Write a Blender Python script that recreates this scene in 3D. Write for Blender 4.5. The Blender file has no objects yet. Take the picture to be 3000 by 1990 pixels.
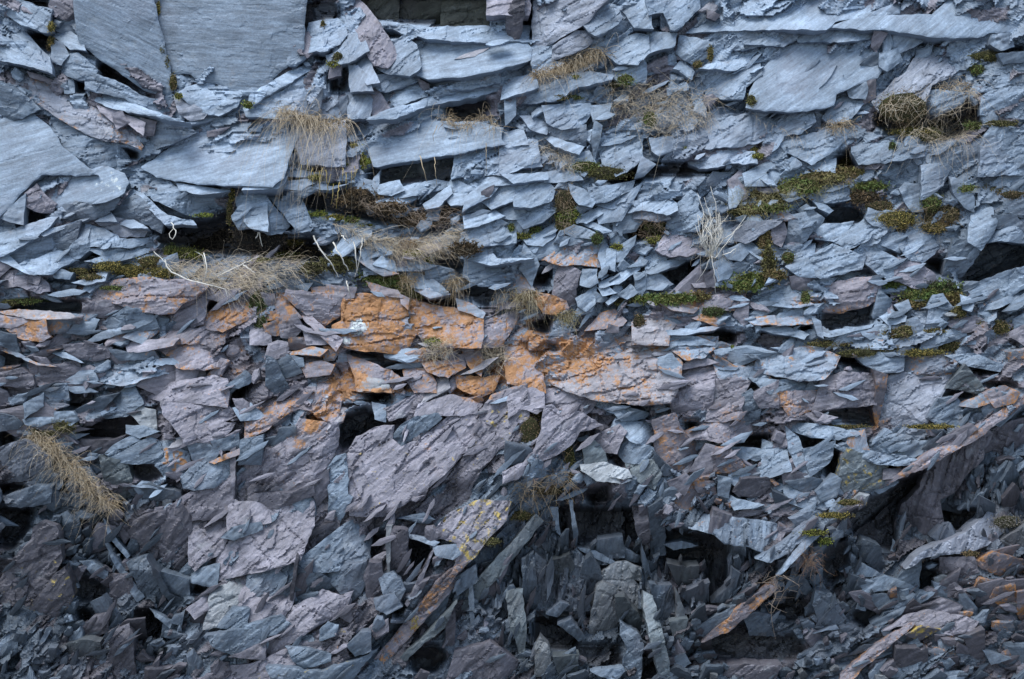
import bpy, math, random
import numpy as np
from mathutils import Vector
from mathutils.geometry import delaunay_2d_cdt
R = math.radians
SC = bpy.context.scene
COL = SC.collection

# ------------------------------------------------------------------ camera, sky, sun, exposure
ZC = 2.6                                   # eye height above the quarry floor
FK = 6000.0                                # focal length in photograph pixels (3000 wide)
CY = -12.0                                 # the camera stands 12 m from the face
cam_data = bpy.data.cameras.new('camera')
cam = bpy.data.objects.new('camera', cam_data); COL.objects.link(cam)
cam.location = (0, CY, ZC); cam.rotation_euler = (R(90), 0, 0)
cam_data.sensor_width = 36; cam_data.lens = 36 * FK / 3000; cam_data.clip_end = 2000
SC.camera = cam

SUN = Vector((-0.28, -0.40, 0.87)).normalized()
world = bpy.data.worlds.new('World'); SC.world = world; world.use_nodes = True
nt = world.node_tree; bg = nt.nodes['Background']
sky = nt.nodes.new('ShaderNodeTexSky'); sky.sky_type = 'NISHITA'; sky.sun_disc = False
sky.sun_elevation = math.asin(SUN.z); sky.sun_rotation = math.atan2(SUN.x, SUN.y)
sky.air_density = 1.2; sky.dust_density = 1.5
nt.links.new(sky.outputs[0], bg.inputs[0]); bg.inputs[1].default_value = 0.075
sd = bpy.data.lights.new('sun', 'SUN'); sd.energy = 1.3; sd.angle = R(38); sd.color = (0.96, 0.985, 1.0)
sun = bpy.data.objects.new('sun', sd); COL.objects.link(sun)
sun.rotation_euler = SUN.to_track_quat('Z', 'Y').to_euler(); sun.location = (-6, -10, 16)
SC.view_settings.view_transform = 'Standard'; SC.view_settings.look = 'None'
SC.view_settings.exposure = 1.52; SC.view_settings.gamma = 1

# ------------------------------------------------------------------ data measured on the face
PLATES = """
@0,0
5b 70,0 140,0 144,20 147,29 150,42 155,65 157,83 150,87 132,82 120,73 103,61 93,55 80,45 74,38 71,20|broad smooth blue-grey slab at the top left, right of the narrow rubble crack
5b 83,73 93,70 104,74 116,79 130,88 142,91 154,86 161,88 164,100 166,108 150,104 130,98 112,90 95,86 82,83|smooth blue-grey slab just under the long black wedge-shaped crack
5b 143,0 280,0 278,20 277,46 262,62 250,72 237,84 228,88 218,88 210,82 198,76 184,75 176,68 165,68 158,66 153,55 150,42 146,25|largest smooth blue-grey face of the top edge, between the mossy crack and the dark cleft
8b 165,86 176,80 190,75 205,79 215,86 220,90 215,98 200,105 190,104 180,98 172,92
5m 162,90 172,92 188,104 185,108 175,110 166,104
7b 0,0 18,0 38,7 46,9 44,20 46,26 42,29 20,22 8,14 0,10|pale slab in the very top left corner of the face
7b 0,12 12,18 22,28 32,40 44,52 46,66 30,60 14,57 0,54|pale triangular slab on the left edge, above the thin black bedding crack
4p 48,0 70,0 70,18 60,18 50,14 47,8
8b 47,29 60,28 75,36 76,45 64,44 52,35
6b 48,38 58,42 62,50 56,58 48,55
5b 60,52 72,50 80,56 88,64 86,71 70,72 58,66
6b 58,74 66,74 67,84 60,84
9b 84,86 96,86 112,91 132,99 150,105 168,111 160,110 140,106 118,103 100,98 88,92|bright narrow ledge curving below the smooth top left slabs
7mL2 0,60 20,68 45,75 58,84 72,92 84,97 92,104 105,113 120,122 128,132 126,136 112,130 95,128 78,122 60,112 42,100 25,88 10,78 0,75|long diagonal slab streaked with faint orange lichen, upper left edge
4p 28,67 46,73 47,77 30,71
4b 0,76 12,80 28,92 35,100 20,108 0,112
6b 0,113 26,103 46,118 57,136 72,148 88,157 60,157 38,160 22,175 0,198|large fissured blue-grey slab on the left edge, left of the slab with the white crust
6bW 72,146 85,149 112,160 116,168 110,180 100,183 92,188 72,186 52,190 40,176 36,170 45,160 60,155|blue-grey slab with a bright white crust on its right end
5b 48,108 62,116 80,124 95,129 110,136 122,152 110,157 95,157 80,150 68,145 58,133
9b 133,153 183,119 223,105 255,105 275,115 270,131 263,149 259,163 239,171 207,170 175,167 147,157|big bright pale slab tilted up to the sky, left of the hanging straw grass
5b 138,118 142,108 155,112 168,115 178,122 160,130 140,138 132,130
5p 130,110 142,113 140,123 130,124
7p 92,98 105,102 116,106 130,112 128,122 115,112 105,112 95,104
5p 104,106 112,104 117,112 108,117
4p 192,121 208,118 198,125 192,125
@1,0
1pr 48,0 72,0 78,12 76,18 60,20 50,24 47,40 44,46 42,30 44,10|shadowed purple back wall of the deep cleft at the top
8b 50,22 60,20 74,18 80,24 82,32 76,40 66,45 50,47 47,35|rounded pale block wedged under the dark purple cleft
7p 78,0 94,0 104,10 112,20 120,32 126,42 128,50 120,60 108,58 100,44 92,30 84,16|tall pale purple slab slanting down beside the dark square recess
7b 82,15 90,18 96,32 102,46 95,50 85,56 70,58 66,50 76,46 84,36
9b 112,20 130,21 160,25 200,24 235,24 238,38 200,38 170,36 140,32 130,27 118,27|bright rough ledge forming the sill of the dark square recess
8b 140,33 175,37 210,40 240,38 250,45 240,55 220,64 190,70 160,72 150,68 143,50|broad pale block under the sill of the dark square recess
4vr 92,0 132,0 131,20 112,19 102,10|left olive-grey block inside the dark square recess
2vr 132,0 171,0 169,23 131,21|almost black middle block inside the dark square recess
4vr 171,0 215,0 214,12 214,25 169,24|right olive-grey block inside the dark square recess
7p 214,-4 240,-4 238,13 214,13
7b 126,40 136,34 146,42 150,60 140,68 120,66 108,58 128,48
7b 86,62 94,62 104,72 106,82 88,83
8b 92,54 104,54 108,66 112,74 102,76 96,66
5p 70,56 78,58 77,68 68,70
2br 77,60 86,62 85,85 76,84
5b 110,70 128,66 148,68 148,74 135,80 120,84 112,80
8b 120,86 148,74 156,84 156,88 130,97
9b 125,100 150,94 172,84 195,84 218,76 222,84 200,90 170,95 150,100 130,108 108,108|long bright ledge running up to the right towards the small turf hollow
6b 150,72 180,73 218,66 220,76 195,82 176,82 162,76
3p 150,74 158,78 158,86 152,80
7b 84,86 102,84 106,92 104,107 86,107
6p 104,84 112,84 122,100 108,106 105,96
6b 59,97 75,94 77,108 62,108
4b 76,93 83,90 84,109 78,108
9b 0,86 20,72 40,62 68,54 60,60 40,70 20,82 0,96|thin bright ridge rising to the right above the hanging straw grass
7b 0,98 25,84 38,74 58,64 60,74 56,90 44,104 25,108 0,106
4b 44,105 56,90 60,84 58,100 50,108
8b 80,112 110,110 132,107 160,112 200,112 224,118 222,128 226,133 205,136 190,140 160,144 130,149 110,152 105,138 95,132 82,128|long pale wall of slate below the small turf hollow
7m 34,112 80,112 80,152 42,150 40,140 32,132|upright pale block behind the hanging straw grass
2gr 106,154 150,146 186,141 184,152 180,160 182,170 160,168 140,168 122,172 112,170 102,166|smooth dark slab in shadow under the long pale wall of slate
6b 184,140 204,138 198,152 190,157 181,155
8b 207,138 234,134 236,150 230,160 204,160
7b 228,84 238,80 236,104 230,112
8b 222,124 234,120 236,132 226,134
@2,0
6m 21,0 87,0 75,12 66,22 56,28 42,36 28,43 20,42 20,20|broad lilac-grey slab on the top edge, right of the dark upright post of rock
1p 3,-2 12,-2 10,18 8,30 4,42 1,30 2,18|dark purple upright post of rock at the right end of the square recess
7b 88,0 125,0 126,18 128,25 112,24 104,12 95,6
7b 66,20 84,6 94,6 100,16 96,22 80,32 72,28
7b 125,0 170,0 170,8 152,26 146,26 140,12 128,14
6m 40,42 58,30 66,30 72,38 66,44 50,50 40,55
7b 20,44 40,42 38,56 46,58 30,68 20,66
7b 82,36 104,34 118,32 124,34 125,48 115,58 96,56 84,46
7b 126,30 150,32 148,42 140,44 126,48
6b 96,58 120,54 122,66 121,76 110,77 90,70 88,68
9b -6,74 20,68 22,80 -8,90
7b 20,72 70,66 90,70 88,74 60,80 40,92 10,95 4,80
7b 180,68 200,62 226,60 228,70 214,80 212,90 196,90 180,86
6b 155,34 182,40 185,48 166,58 160,55 152,48
8b 176,62 200,50 235,44 230,56 205,64
6b 195,28 220,27 235,40 215,45 198,44
3p 180,10 190,14 186,18 180,16
7b 82,120 104,116 110,124 118,128 119,145 108,154 96,156 84,150 80,138|large faceted blue-grey block directly below the wide straw tangle
7b 0,132 22,130 26,152 0,155
5b 36,118 66,116 66,134 50,136 36,128
9b 22,118 36,126 62,134 58,140 40,134
7b 56,142 70,140 76,150 66,156 54,154
7b 30,98 70,96 72,104 62,116 46,118 34,112
7b 72,98 90,96 88,104 76,110
6b 120,146 130,152 122,157 115,157
7b 190,110 222,104 235,112 235,126 210,134 180,136 168,132 180,120
7b 128,128 150,126 150,136 136,142 130,138
8b 165,140 200,138 220,140 222,150 200,150 175,154 165,150
7b 10,108 20,108 32,114 30,122 18,118
5b 76,114 82,118 80,130 76,145 74,130
@3,0
9b -60,20 -30,6 0,0 125,0 110,6 95,10 80,18 60,20 52,27 26,27 0,27 -40,28 -70,30|widest bright pale slab along the top edge of the right half
6b 78,16 110,6 122,0 118,12 100,15
8b 52,26 80,18 118,14 150,14 165,0 235,0 235,28 200,30 190,34 150,34 130,30 100,27 75,26|pale cracked slab filling the top right corner
3p 98,30 108,32 100,46 96,42
6b 112,32 140,31 150,33 135,42 122,48 115,46
7m 128,66 134,55 150,50 178,36 192,38 180,55 168,70 150,78 145,92 128,95 104,100 98,92 118,72|long lilac-tinted slab rising to the right above the dark mossy turf
6b 104,50 118,46 122,56 110,64 104,60
3b 88,58 98,50 104,50 102,60
7b 0,64 14,45 30,40 60,38 88,44 104,62 98,72 80,78 62,86 60,96 40,100 20,102 0,100 -18,98 -14,82|big plain blue-grey slab of the upper right, left of the dark mossy turf
7b 62,92 88,86 86,96 76,108 60,114 52,108
5b 74,82 92,76 88,90 76,88
3p 92,76 98,75 98,88 88,94
6b 214,55 238,52 238,107 205,107 196,104 197,88 205,80 212,70|blue-grey slab on the right edge, right of the dark mossy turf
6b 145,92 150,84 186,86 175,96 155,106 145,100
5b 208,33 222,32 224,42 214,45 206,40
4b 214,50 235,48 235,56 218,58
6b 208,114 238,122 238,156 212,160 194,157 196,135 200,125|blue-grey slab on the right edge, below the trailing roots of the dark mossy turf
6b 78,132 104,126 104,148 84,150 78,140
6b 106,130 140,134 141,143 118,147 106,148
5b 146,134 194,128 196,157 145,157 142,144
7b 10,128 30,126 62,118 76,122 60,138 40,150 20,140
6b 0,104 40,104 42,112 30,122 14,124
7b 0,40 12,30 24,29 26,36 14,42
7b 30,30 70,28 96,30 90,36 70,38 32,38
@0,1
5p 24,22 34,14 40,22 50,30 46,38 32,36 22,30|rounded purple knob below the fissured slab on the left edge
6b 0,42 12,32 22,24 20,48 10,46
1br 22,32 34,37 46,40 30,50 18,52
3b 52,34 70,29 92,32 98,38 86,44 68,44 56,38
3b 92,32 100,25 108,27 103,35 96,37
3b 102,38 116,28 126,24 134,30 142,40 148,48 146,56 136,50 122,45 106,46|dark humped block left of the black root hollow
7b 105,30 120,16 132,22 142,32 152,40 172,44 175,48 150,48 140,38 126,23 106,34
7b 0,58 20,52 38,46 50,44 44,52 30,62 14,72 0,78
8b 42,56 72,46 80,45 70,48 46,58
3b 45,58 72,48 70,60 64,72 52,70|dark shield-shaped facet in the middle of the pale left ledges
5b 5,82 14,70 28,62 40,58 46,62 51,70 40,78 20,85 8,86
8b 20,86 42,78 54,72 64,74 70,83 56,88 48,94 30,94
6b 64,72 72,58 76,48 84,46 80,62 82,72 74,78 68,80
7b 82,50 98,54 110,62 126,62 142,60 134,66 120,70 84,69 80,60
5m 88,46 105,44 124,46 133,54 130,60 110,60 100,54
8b 90,46 100,38 105,46
9b 105,47 122,46 132,52 120,52
7b 82,72 120,72 138,66 143,68 136,74 120,80 100,84 82,82 96,78
9b 0,72 10,80 24,93 20,92 0,82
6p -2,94 18,92 36,98 42,104 43,110 32,112 16,106 6,108 -2,110
6pL3 44,108 56,103 90,108 110,100 130,98 150,101 168,100 188,106 185,110 176,118 165,122 158,130 144,131 120,128 108,122 98,119 76,118 52,117|long purple slab with an orange lichen rim, under the left twig tangle
6p 163,124 176,112 188,112 190,120 186,140 172,146 158,144
6pL7 185,140 196,128 220,112 240,118 235,128 220,140 205,147 186,143|purple slab freckled all over with orange lichen, below the left twig tangle
5p 190,116 206,112 220,108 214,118 208,121
2br 5,124 30,120 76,119 78,132 62,132 40,129 6,130
3p 78,122 100,120 112,126 104,134 90,134 78,130
3b 104,134 115,126 138,132 145,146 120,146 100,150 94,140
8pL5 4,130 20,128 60,131 68,135 48,136 28,136 8,132|thin bright orange-edged plate over the lichened block on the left edge
6pL8 10,142 40,138 44,152 38,155 20,154 8,146|square block crusted with orange lichen near the left edge
7pL5 -2,134 20,136 28,138 10,144 -2,142
3b 42,138 66,136 60,148 44,150
5b 62,148 82,135 90,138 86,146 96,146 80,150
2b -2,150 12,152 16,157 -2,157
6b 72,157 96,148 120,142 140,134 135,140 118,148 84,155
6pL3 140,157 160,148 190,144 210,148 200,157
6b 108,0 150,2 160,14 172,20 200,19 216,30 200,38 178,42 162,36 150,30 130,18 112,6|cracked blue-grey slab above the black root hollow
8b 165,12 176,14 205,18 185,21 168,18
7b 214,18 235,16 235,54 228,50 222,40
8b 70,102 86,97 98,92 94,101 80,104
7b 137,86 145,87 151,91 146,92
5b 48,94 58,92 65,94 62,99 52,98
4p 28,96 36,98 34,104 26,102
@1,1
5b -14,34 10,26 18,36 29,50 22,57 10,58 3,52 -14,54 -20,42|blue-grey leaning slab right of the black root hollow
6b 12,23 28,30 42,28 46,38 52,50 48,54 38,55 30,46 22,36
9b -6,8 26,6 24,12 18,16 -4,17
8b 18,12 44,8 50,12 40,17 22,15
7b 50,8 60,8 66,14 80,12 66,17 56,16
8b 28,0 60,2 100,2 90,5 60,6 30,5
8b 95,16 100,9 112,12 110,24 120,24 116,28 106,33 96,28
7b 108,10 114,2 112,14 109,22
8b 112,14 130,10 134,18 124,22 112,20
8b 124,20 140,14 163,9 178,12 166,18 150,22 128,26|long pale wavy plate below the smooth dark shaded slab
8b 114,28 126,25 148,20 150,24 136,30 116,33
8b 156,30 176,16 178,22 168,32 158,34
5b 122,36 130,29 144,36 142,40 130,42
8b 178,22 192,22 190,30 180,31 176,26
7b 182,8 198,16 198,20 184,20 178,14
8b 194,24 208,14 222,14 214,24 202,30 192,36
9b 200,8 235,2 235,12 212,14 198,12
8b 210,28 226,16 235,16 235,24 218,34
3p 208,20 217,15 214,25 209,27
7b 218,38 235,30 235,44 224,44
9b 193,42 218,38 225,42 205,50 194,52
7b 190,58 205,52 224,46 235,52 235,66 218,68 200,70 190,72|pale upright block at the right end of the turf ledge
9b 190,74 212,72 220,80 235,80 215,86 190,80
6b 193,82 214,88 231,90 224,106 205,105 192,98|blue-grey square block above the dark purple gap beside the orange slabs
2pr 168,74 186,74 186,90 176,90 160,84
2pr 181,80 191,79 190,91 181,91
3b 156,86 180,92 182,100 174,112 165,104 158,100
7b 141,95 152,97 158,104 154,108 144,106
7b 150,95 165,102 174,110 170,112 158,106
8bL5 148,110 160,109 174,113 160,116
6p 138,78 164,66 172,66 168,72 145,80
7bL3 92,76 112,86 127,93 115,95 104,89 94,82
8b 110,86 116,80 126,84 127,92
3b 20,94 30,88 46,88 54,95 46,100 28,97
5b 12,106 26,101 24,106 14,109
5b 36,106 50,104 46,110
5pL2 30,110 55,113 78,116 79,130 62,142 42,128 28,116|large cracked purple slab left of the orange lichen slab
5pL7 18,118 28,120 40,134 32,136 20,132
7pL3 22,112 40,126 60,142 76,152 70,155 50,142 30,124
6pL7 52,108 66,107 66,114 54,112
5pL5 67,106 90,108 88,116 78,118 68,114
3p 6,114 16,115 18,128 10,128
5pL9 8,132 20,129 19,136 10,137
4p 20,136 36,134 42,144 34,153 24,152
4pL7 8,142 20,138 20,150 10,150
6p -2,138 8,138 14,157 -2,157
6p 44,145 58,147 72,157 48,157
6pL10R 84,114 110,114 132,116 138,128 139,134 130,138 143,142 146,150 140,160 134,170 110,165 84,162 70,154 72,142 80,138 80,122|slab most thickly covered in orange lichen, with round pale rosettes
6pL6 104,103 128,110 132,116 110,114
7pL9 133,115 140,118 139,126 134,122
7pL9 140,120 160,124 185,128 206,132 207,150 204,157 180,157 165,155 150,150 142,138 138,128|long flat orange lichen slab right of the one with pale rosettes
8bL3 186,119 196,122 208,130 206,134 188,128
7pL3 206,136 225,134 236,126 232,150 226,160 206,157
1pr 150,116 175,115 186,122 186,128 160,122
2br 192,104 222,106 218,122 212,126 200,118 190,112
@2,1
8b 5,16 30,10 38,18 34,28 18,33 4,32|smooth pale block above left of the mossy column
6b 6,34 34,32 38,38 28,46 12,52 6,44|blue-grey block directly left of the mossy column
9b 2,4 29,2 30,8 4,11
8b 30,2 55,0 62,8 45,10 32,10
7b 54,14 66,18 76,26 72,32 62,30 56,22
6b 72,16 90,14 110,10 108,18 86,28 76,30
8b 62,46 66,40 80,34 90,32 86,38 70,47
8b 12,62 26,56 38,50 38,60 28,68 16,67
6b 48,56 58,51 74,57 73,62 56,60
5b 45,60 58,62 72,62 70,68 52,68 42,66
8b 100,34 115,28 130,20 148,30 149,36 140,40 120,36 104,40|pale flaky block above the brown root patch, left of the white dead stems
6m 114,36 140,40 143,44 132,46 115,44
6b 145,44 152,32 164,20 172,26 170,34 174,40 171,54 155,54 143,52|blue-grey block immediately left of the white dead stems
7pL1 143,58 160,56 170,60 176,74 160,78 140,76 134,72 140,62
8b 200,15 216,16 210,26 206,32 201,33 200,26|upright pale tooth of slate above right of the white dead stems
5m 192,62 212,48 235,46 230,58 215,66 205,64
6b 196,74 215,66 222,70 210,82 200,80
6b 186,86 196,79 204,88 198,98 190,100
8bL6 24,78 48,70 70,67 80,68 82,84 78,88 60,86 44,86 30,82|pale slab with an orange lichen patch, below the mossy column
5b 12,70 22,80 24,86 18,104 8,90
7b 84,64 88,72 86,88 84,90 80,80
6b 96,72 112,62 110,70 100,82 95,82
7b 88,74 95,74 94,90 88,88
4p 42,88 54,88 62,94 58,108 56,122 48,122 38,116 40,100|upright dark purple-blue slab standing above the small orange ledge
6pL10 24,112 38,116 48,120 50,126 40,131 30,130 22,120|small orange lichen ledge at the foot of the upright dark slab
6b 66,92 77,92 78,102 72,106 64,104
8b 82,102 95,97 112,88 114,92 98,103 84,106|long pale sliver rising to the right below the lichen-patched slab
6b 122,96 132,94 146,104 140,108 124,108
5b 113,96 123,96 122,108 118,116 114,106
7b 124,92 140,84 160,81 150,88 130,94
7b 98,114 108,106 114,112 106,117
6b 80,108 88,107 94,112 84,114
8b 88,120 100,110 98,116 90,122
4b 76,112 88,118 84,120 76,120
6b 60,118 76,108 75,122 68,128 62,124
8pL4 140,123 152,122 168,126 164,130 150,128
6pL2 174,124 182,116 212,112 210,122 204,128 186,128 176,128
7pL9 168,136 180,131 193,140 186,142 174,138|small brightly orange plate on the shadowed ledge right of the pinkish slabs
5p 205,132 212,120 217,122 216,138 212,140
8bL3 216,136 235,134 235,141 224,141
8b 148,146 170,144 190,142 196,136 198,140 184,146 160,150 148,149
8b 144,148 170,153 190,157 150,157
7pL6 70,146 82,132 94,129 103,138 100,142 88,144
3p 87,148 90,142 97,144 97,148
8pL2 112,140 135,126 154,136 144,148 143,157 112,157
4p 178,97 187,92 188,104 180,106
7p 168,104 186,103 184,107 170,107
@3,1
6b 38,24 48,14 72,14 73,26 60,29 44,28
9b 44,30 52,31 58,36 55,38 48,35
1br 48,40 60,32 82,36 92,44 80,48 62,49 50,48
4b 18,56 22,42 34,40 42,52 34,64 16,70
5b 28,38 36,33 50,44 46,54 40,54 34,44
4p 3,50 14,48 16,58 12,68 5,64
6b 42,58 52,50 76,48 70,56 60,64 46,62
7b 56,62 76,52 92,46 95,56 90,64 74,72 64,66|pale ribbed slab under the black hole right of the white dead stems
6b 94,36 108,42 120,49 112,53 98,50 92,44
7b 95,50 112,56 122,58 120,74 105,68 95,62
6bL1 122,54 135,53 160,58 164,62 152,76 142,83 130,80 122,70|banded grey slab with a few orange spots below the brown moss lumps
6p 118,82 135,82 152,96 148,106 135,107 116,100
6b 86,74 100,72 118,82 116,100 104,96 88,84
6b 40,80 60,68 74,74 88,78 84,90 70,94 50,98 42,92
7b 18,88 26,74 42,69 40,88 44,97 30,96
5b 126,13 140,15 141,36 132,36 126,28 122,18
5b 142,0 168,0 160,14 150,22 142,25
5b 168,8 178,10 188,24 188,36 180,32 172,22
7b 188,34 198,30 206,36 209,50 204,60 196,71 185,64|upright pale block right of the brown moss lumps
4b 208,30 238,22 238,43 216,38
4b 208,42 226,42 238,54 222,54 210,52
6b 206,56 238,50 238,66 215,64 204,66
3b 172,64 185,64 195,72 190,80 178,96 160,97 166,82
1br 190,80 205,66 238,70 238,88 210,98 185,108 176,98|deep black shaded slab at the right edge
6b 186,110 200,100 212,95 238,88 238,106 210,122 190,118|finely layered slab at the right edge, under the deep black shade
7b 190,120 205,122 238,108 238,114 210,126 195,128
8b 178,116 188,120 186,128 180,126
7b 2,108 14,100 26,106 28,114 40,122 20,125 4,123
6pL3 28,112 44,106 70,102 98,98 101,108 96,120 82,126 66,130 52,129 44,120|lens-shaped grey slab with orange lichen blotches above a black overhang
4p 22,98 34,96 46,102 40,110 24,108
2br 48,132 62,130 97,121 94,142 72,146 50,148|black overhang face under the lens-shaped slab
8b 50,149 92,142 90,145 60,152
8bL3 0,134 20,134 40,134 38,140 8,142
7b 2,146 14,143 34,150 30,154 8,150
7b 42,138 48,140 50,152 46,150
8b 104,134 114,129 125,134 124,138 112,141
4b 97,132 102,112 112,120 108,130 98,134
6b 118,124 128,120 130,126 124,132
6b 148,124 152,116 160,115 168,126 158,134 164,138 146,139 148,132
5p 164,140 190,134 204,140 200,146 180,148
6b 88,148 104,143 118,142 116,150 96,154
5b 128,138 136,136 142,146 128,152
6b 148,148 178,147 180,152 160,157 142,157
6b 184,153 202,147 200,157 180,157
6b 218,128 238,112 238,124 224,130
5p 222,150 238,142 238,157
7b 38,1 61,0 60,5 50,5
@0,2
1pr -2,12 10,10 22,16 26,20 18,24 -2,26
8bL3 -2,6 14,9 30,18 44,21 30,20 14,13 -2,8
8b 46,10 60,11 72,18 58,15
4p 60,4 80,2 100,6 98,14 84,17 70,14 62,8
4p 28,21 50,22 70,18 72,30 60,38 36,40 30,32
4p -2,30 18,26 28,32 30,42 18,42 -2,40
6b 60,38 74,27 86,28 88,36 76,38
8bL2 88,32 104,25 130,21 155,24 185,28 195,26 180,29 150,30 135,34 116,40 98,38|long pale layered plate lightly marked orange, left of centre
8b 107,18 154,16 160,21 132,22 108,22
7pL3 148,8 160,2 205,0 210,6 211,20 205,23 186,26 164,24 160,17|pinkish fan-shaped slab with orange streaks, left of centre
7p 118,2 128,0 160,0 155,4 130,9 120,9
3b 104,8 120,11 138,9 142,15 112,17
5b 38,42 60,40 62,54 50,56 40,58
2br 62,45 76,46 87,47 86,55 72,62 63,60|dark four-sided hole face on the left, above the maroon hollow
7b 60,42 78,42 86,46 70,47
6b 23,58 38,50 38,60 28,66 24,70
3b 72,63 90,53 106,50 98,58 90,68 84,72 74,68
6b 90,70 100,56 120,40 126,50 130,58 122,64 116,68 100,70
7k 118,66 128,61 141,64 142,82 130,78 124,70
7pL1 124,42 140,42 160,38 195,32 206,35 208,48 206,60 190,58 170,56 150,56 140,52|mottled pale lilac slab with orange drips at its right end
7pL1 150,56 180,58 208,60 218,68 205,74 215,74 200,94 190,93 170,93 162,80 152,68|broad lilac-grey slab below the mottled pale slab, left of centre
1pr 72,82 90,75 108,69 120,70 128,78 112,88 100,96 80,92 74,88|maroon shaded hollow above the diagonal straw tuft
3p 74,90 100,92 112,88 106,94 95,103 80,101
7b 118,78 130,78 142,83 128,88 118,84
7b 106,95 120,88 125,92 110,98 100,101
6b 100,104 120,96 138,90 145,93 150,106 165,116 140,112 120,112 108,110
6bG 148,94 165,90 170,98 175,114 163,122 152,124 144,114 152,106|five-sided grey slab with orange marks like scrawled letters
5b 174,94 192,96 200,102 194,110 178,108
4b 196,92 206,90 217,86 218,98 200,100
8pL4 196,110 218,100 219,104 200,111
6b 168,124 180,112 210,108 211,122 196,134 180,136 170,134
6p 180,138 212,124 213,150 208,157 170,157 164,146|pale purple slab standing left of the thin purple upright edge
3g 92,108 116,112 120,126 119,142 108,144 100,138 96,125|dark smooth panel right of the diagonal straw tuft
2pr 120,112 140,113 150,122 136,130 124,124
3b 120,136 135,133 162,139 164,146 140,146 124,142
7b 122,134 140,135 160,138 150,135 135,133
4m -2,100 20,92 44,106 46,118 40,124 20,128 -2,130|dark streaked slab on the left edge, left of the diagonal straw tuft
4b 8,142 30,134 46,134 44,148 20,152 8,150
5p 212,106 216,104 215,150 213,157 212,130|thin purple upright edge of a slab seen end on
5b 222,92 235,88 235,112 220,112
7b 216,62 230,58 235,70 222,72
6b 52,66 66,66 70,72 64,76 52,72
7b 24,72 48,70 50,74 36,78 26,76
4b -2,68 12,70 20,76 14,80 -2,82
5b 210,40 225,30 231,36 220,42
@1,2
7pL6 0,62 20,52 40,46 60,36 80,24 95,22 94,44 88,48 78,56 74,70 72,76 62,72 50,64 40,62 28,68 10,82 0,90|long purple slab smeared orange, slanting down left from the pale-cornered block
6pL1 40,72 50,74 74,76 75,84 72,100 68,110 60,122 52,130 40,136 20,140 -2,138 -2,108 20,96 34,84|broad plain purple face left of the dark root-filled cleft
3b 0,92 18,88 20,82 34,80 34,88 20,96
7pL4 85,14 100,18 120,26 134,34 132,46 120,46 94,45 92,32
7k 100,36 106,32 120,38 122,46 96,45|small pale grey-white corner block under the dark slots
7pL7 137,26 158,27 164,38 164,46 146,46 138,34
1pr 110,22 116,19 136,20 139,33 132,33 118,26
1pr 85,7 100,7 118,13 135,15 134,18 118,18 100,16 86,12
7pL8 150,14 170,18 188,12 190,24 176,32 160,28
7pL8 191,10 205,10 209,20 206,30 196,22
7pL10 186,32 210,34 222,32 216,46 206,50 195,46 187,42|knobbly bright orange lump in the very middle of the face
4b 148,70 165,68 168,72 155,84 140,96 132,96 126,88 134,78|dark grey scaled patch set in the big purple face
7pY1 94,88 110,80 128,78 126,90 134,97 150,90 165,78 176,68 205,66 204,74 200,86 190,102 180,114 172,122 160,132 150,140 120,157 88,157 86,130 78,125 82,106|biggest purple slab of the lower middle, dotted with yellow lichen
6pY3 205,66 215,52 235,42 240,60 240,90 222,100 206,120 196,140 180,157 150,157 160,138 178,122 192,104 203,84|purple slab with yellow lichen streaks right of the long diagonal crack
6p 118,62 125,60 150,48 152,58 140,68 124,72
7p 148,68 152,58 180,50 205,58 200,66 175,68 165,69
7b 108,58 118,60 118,72 110,70
4p -2,140 30,140 50,134 52,142 40,146 22,152 -2,157
6b 28,156 30,148 50,142 54,157
5p 52,130 66,120 66,140 56,150 54,142
6b 66,120 74,108 82,106 84,125 84,140 88,142 76,157 68,157
3b 10,16 18,20 24,32 32,46 20,50 10,40
3b 16,20 30,15 40,28 28,32
5b 30,14 42,16 43,22 38,24
6pL4 43,22 60,19 70,22 66,30 48,32
8bL4 32,10 50,6 62,8 56,13 36,12
2pL5 32,0 48,0 48,5 32,7
@2,2
8pL5 30,-5 70,-8 110,-12 140,-6 145,8 155,20 152,40 148,50 144,56 120,58 100,56 80,54 60,48 40,40 28,30 24,12|large pinkish-white slab dusted with orange, right of centre
7pL9 0,5 26,4 24,16 28,30 30,46 16,43 0,38
7p 28,46 42,44 70,52 78,54 70,64 56,72 46,72 44,60 30,60
7b 76,54 86,55 104,60 124,66 118,70 100,72 94,66 80,60
6pL1 150,28 160,24 182,20 187,28 184,48 180,66 178,74 148,66 146,52 148,46|left one of the two upright mauve slabs right of the pinkish-white slab
7p 156,24 165,17 178,17 186,20 160,25
6pL1 188,34 218,38 214,46 210,60 212,70 190,73 179,72 183,52|right one of the two upright mauve slabs right of the pinkish-white slab
8bL2 188,22 215,24 225,24 235,38 215,36 192,33
8bL4 145,2 160,0 187,0 185,6 176,14 160,16 148,8
6b 135,16 146,12 154,22 146,26 136,22
3b 212,50 220,46 228,58 226,70 214,76 209,64
5p 222,48 235,38 235,60 229,60
9b 100,77 130,74 132,90 124,95 112,92 104,84|rounded almost white stone left of the rust-edged slab
6b 97,100 103,86 118,94 128,98 132,110 125,112 104,110
6p 75,88 98,78 104,84 98,96 96,102 82,100
5pL5 130,74 150,68 156,82 166,92 175,96 168,108 150,120 142,114 132,102 133,88|mauve slab with a rust-orange left edge
5p 165,118 172,106 178,96 186,98 184,112 182,120
5pL3 184,112 188,98 200,98 205,106 212,114 200,120 182,120
7pL3 162,82 178,76 200,72 218,74 219,84 210,90 196,94 180,90 166,90
8b 196,94 210,86 218,84 212,92
7b 200,98 212,98 235,100 235,108 222,106 210,112
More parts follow.
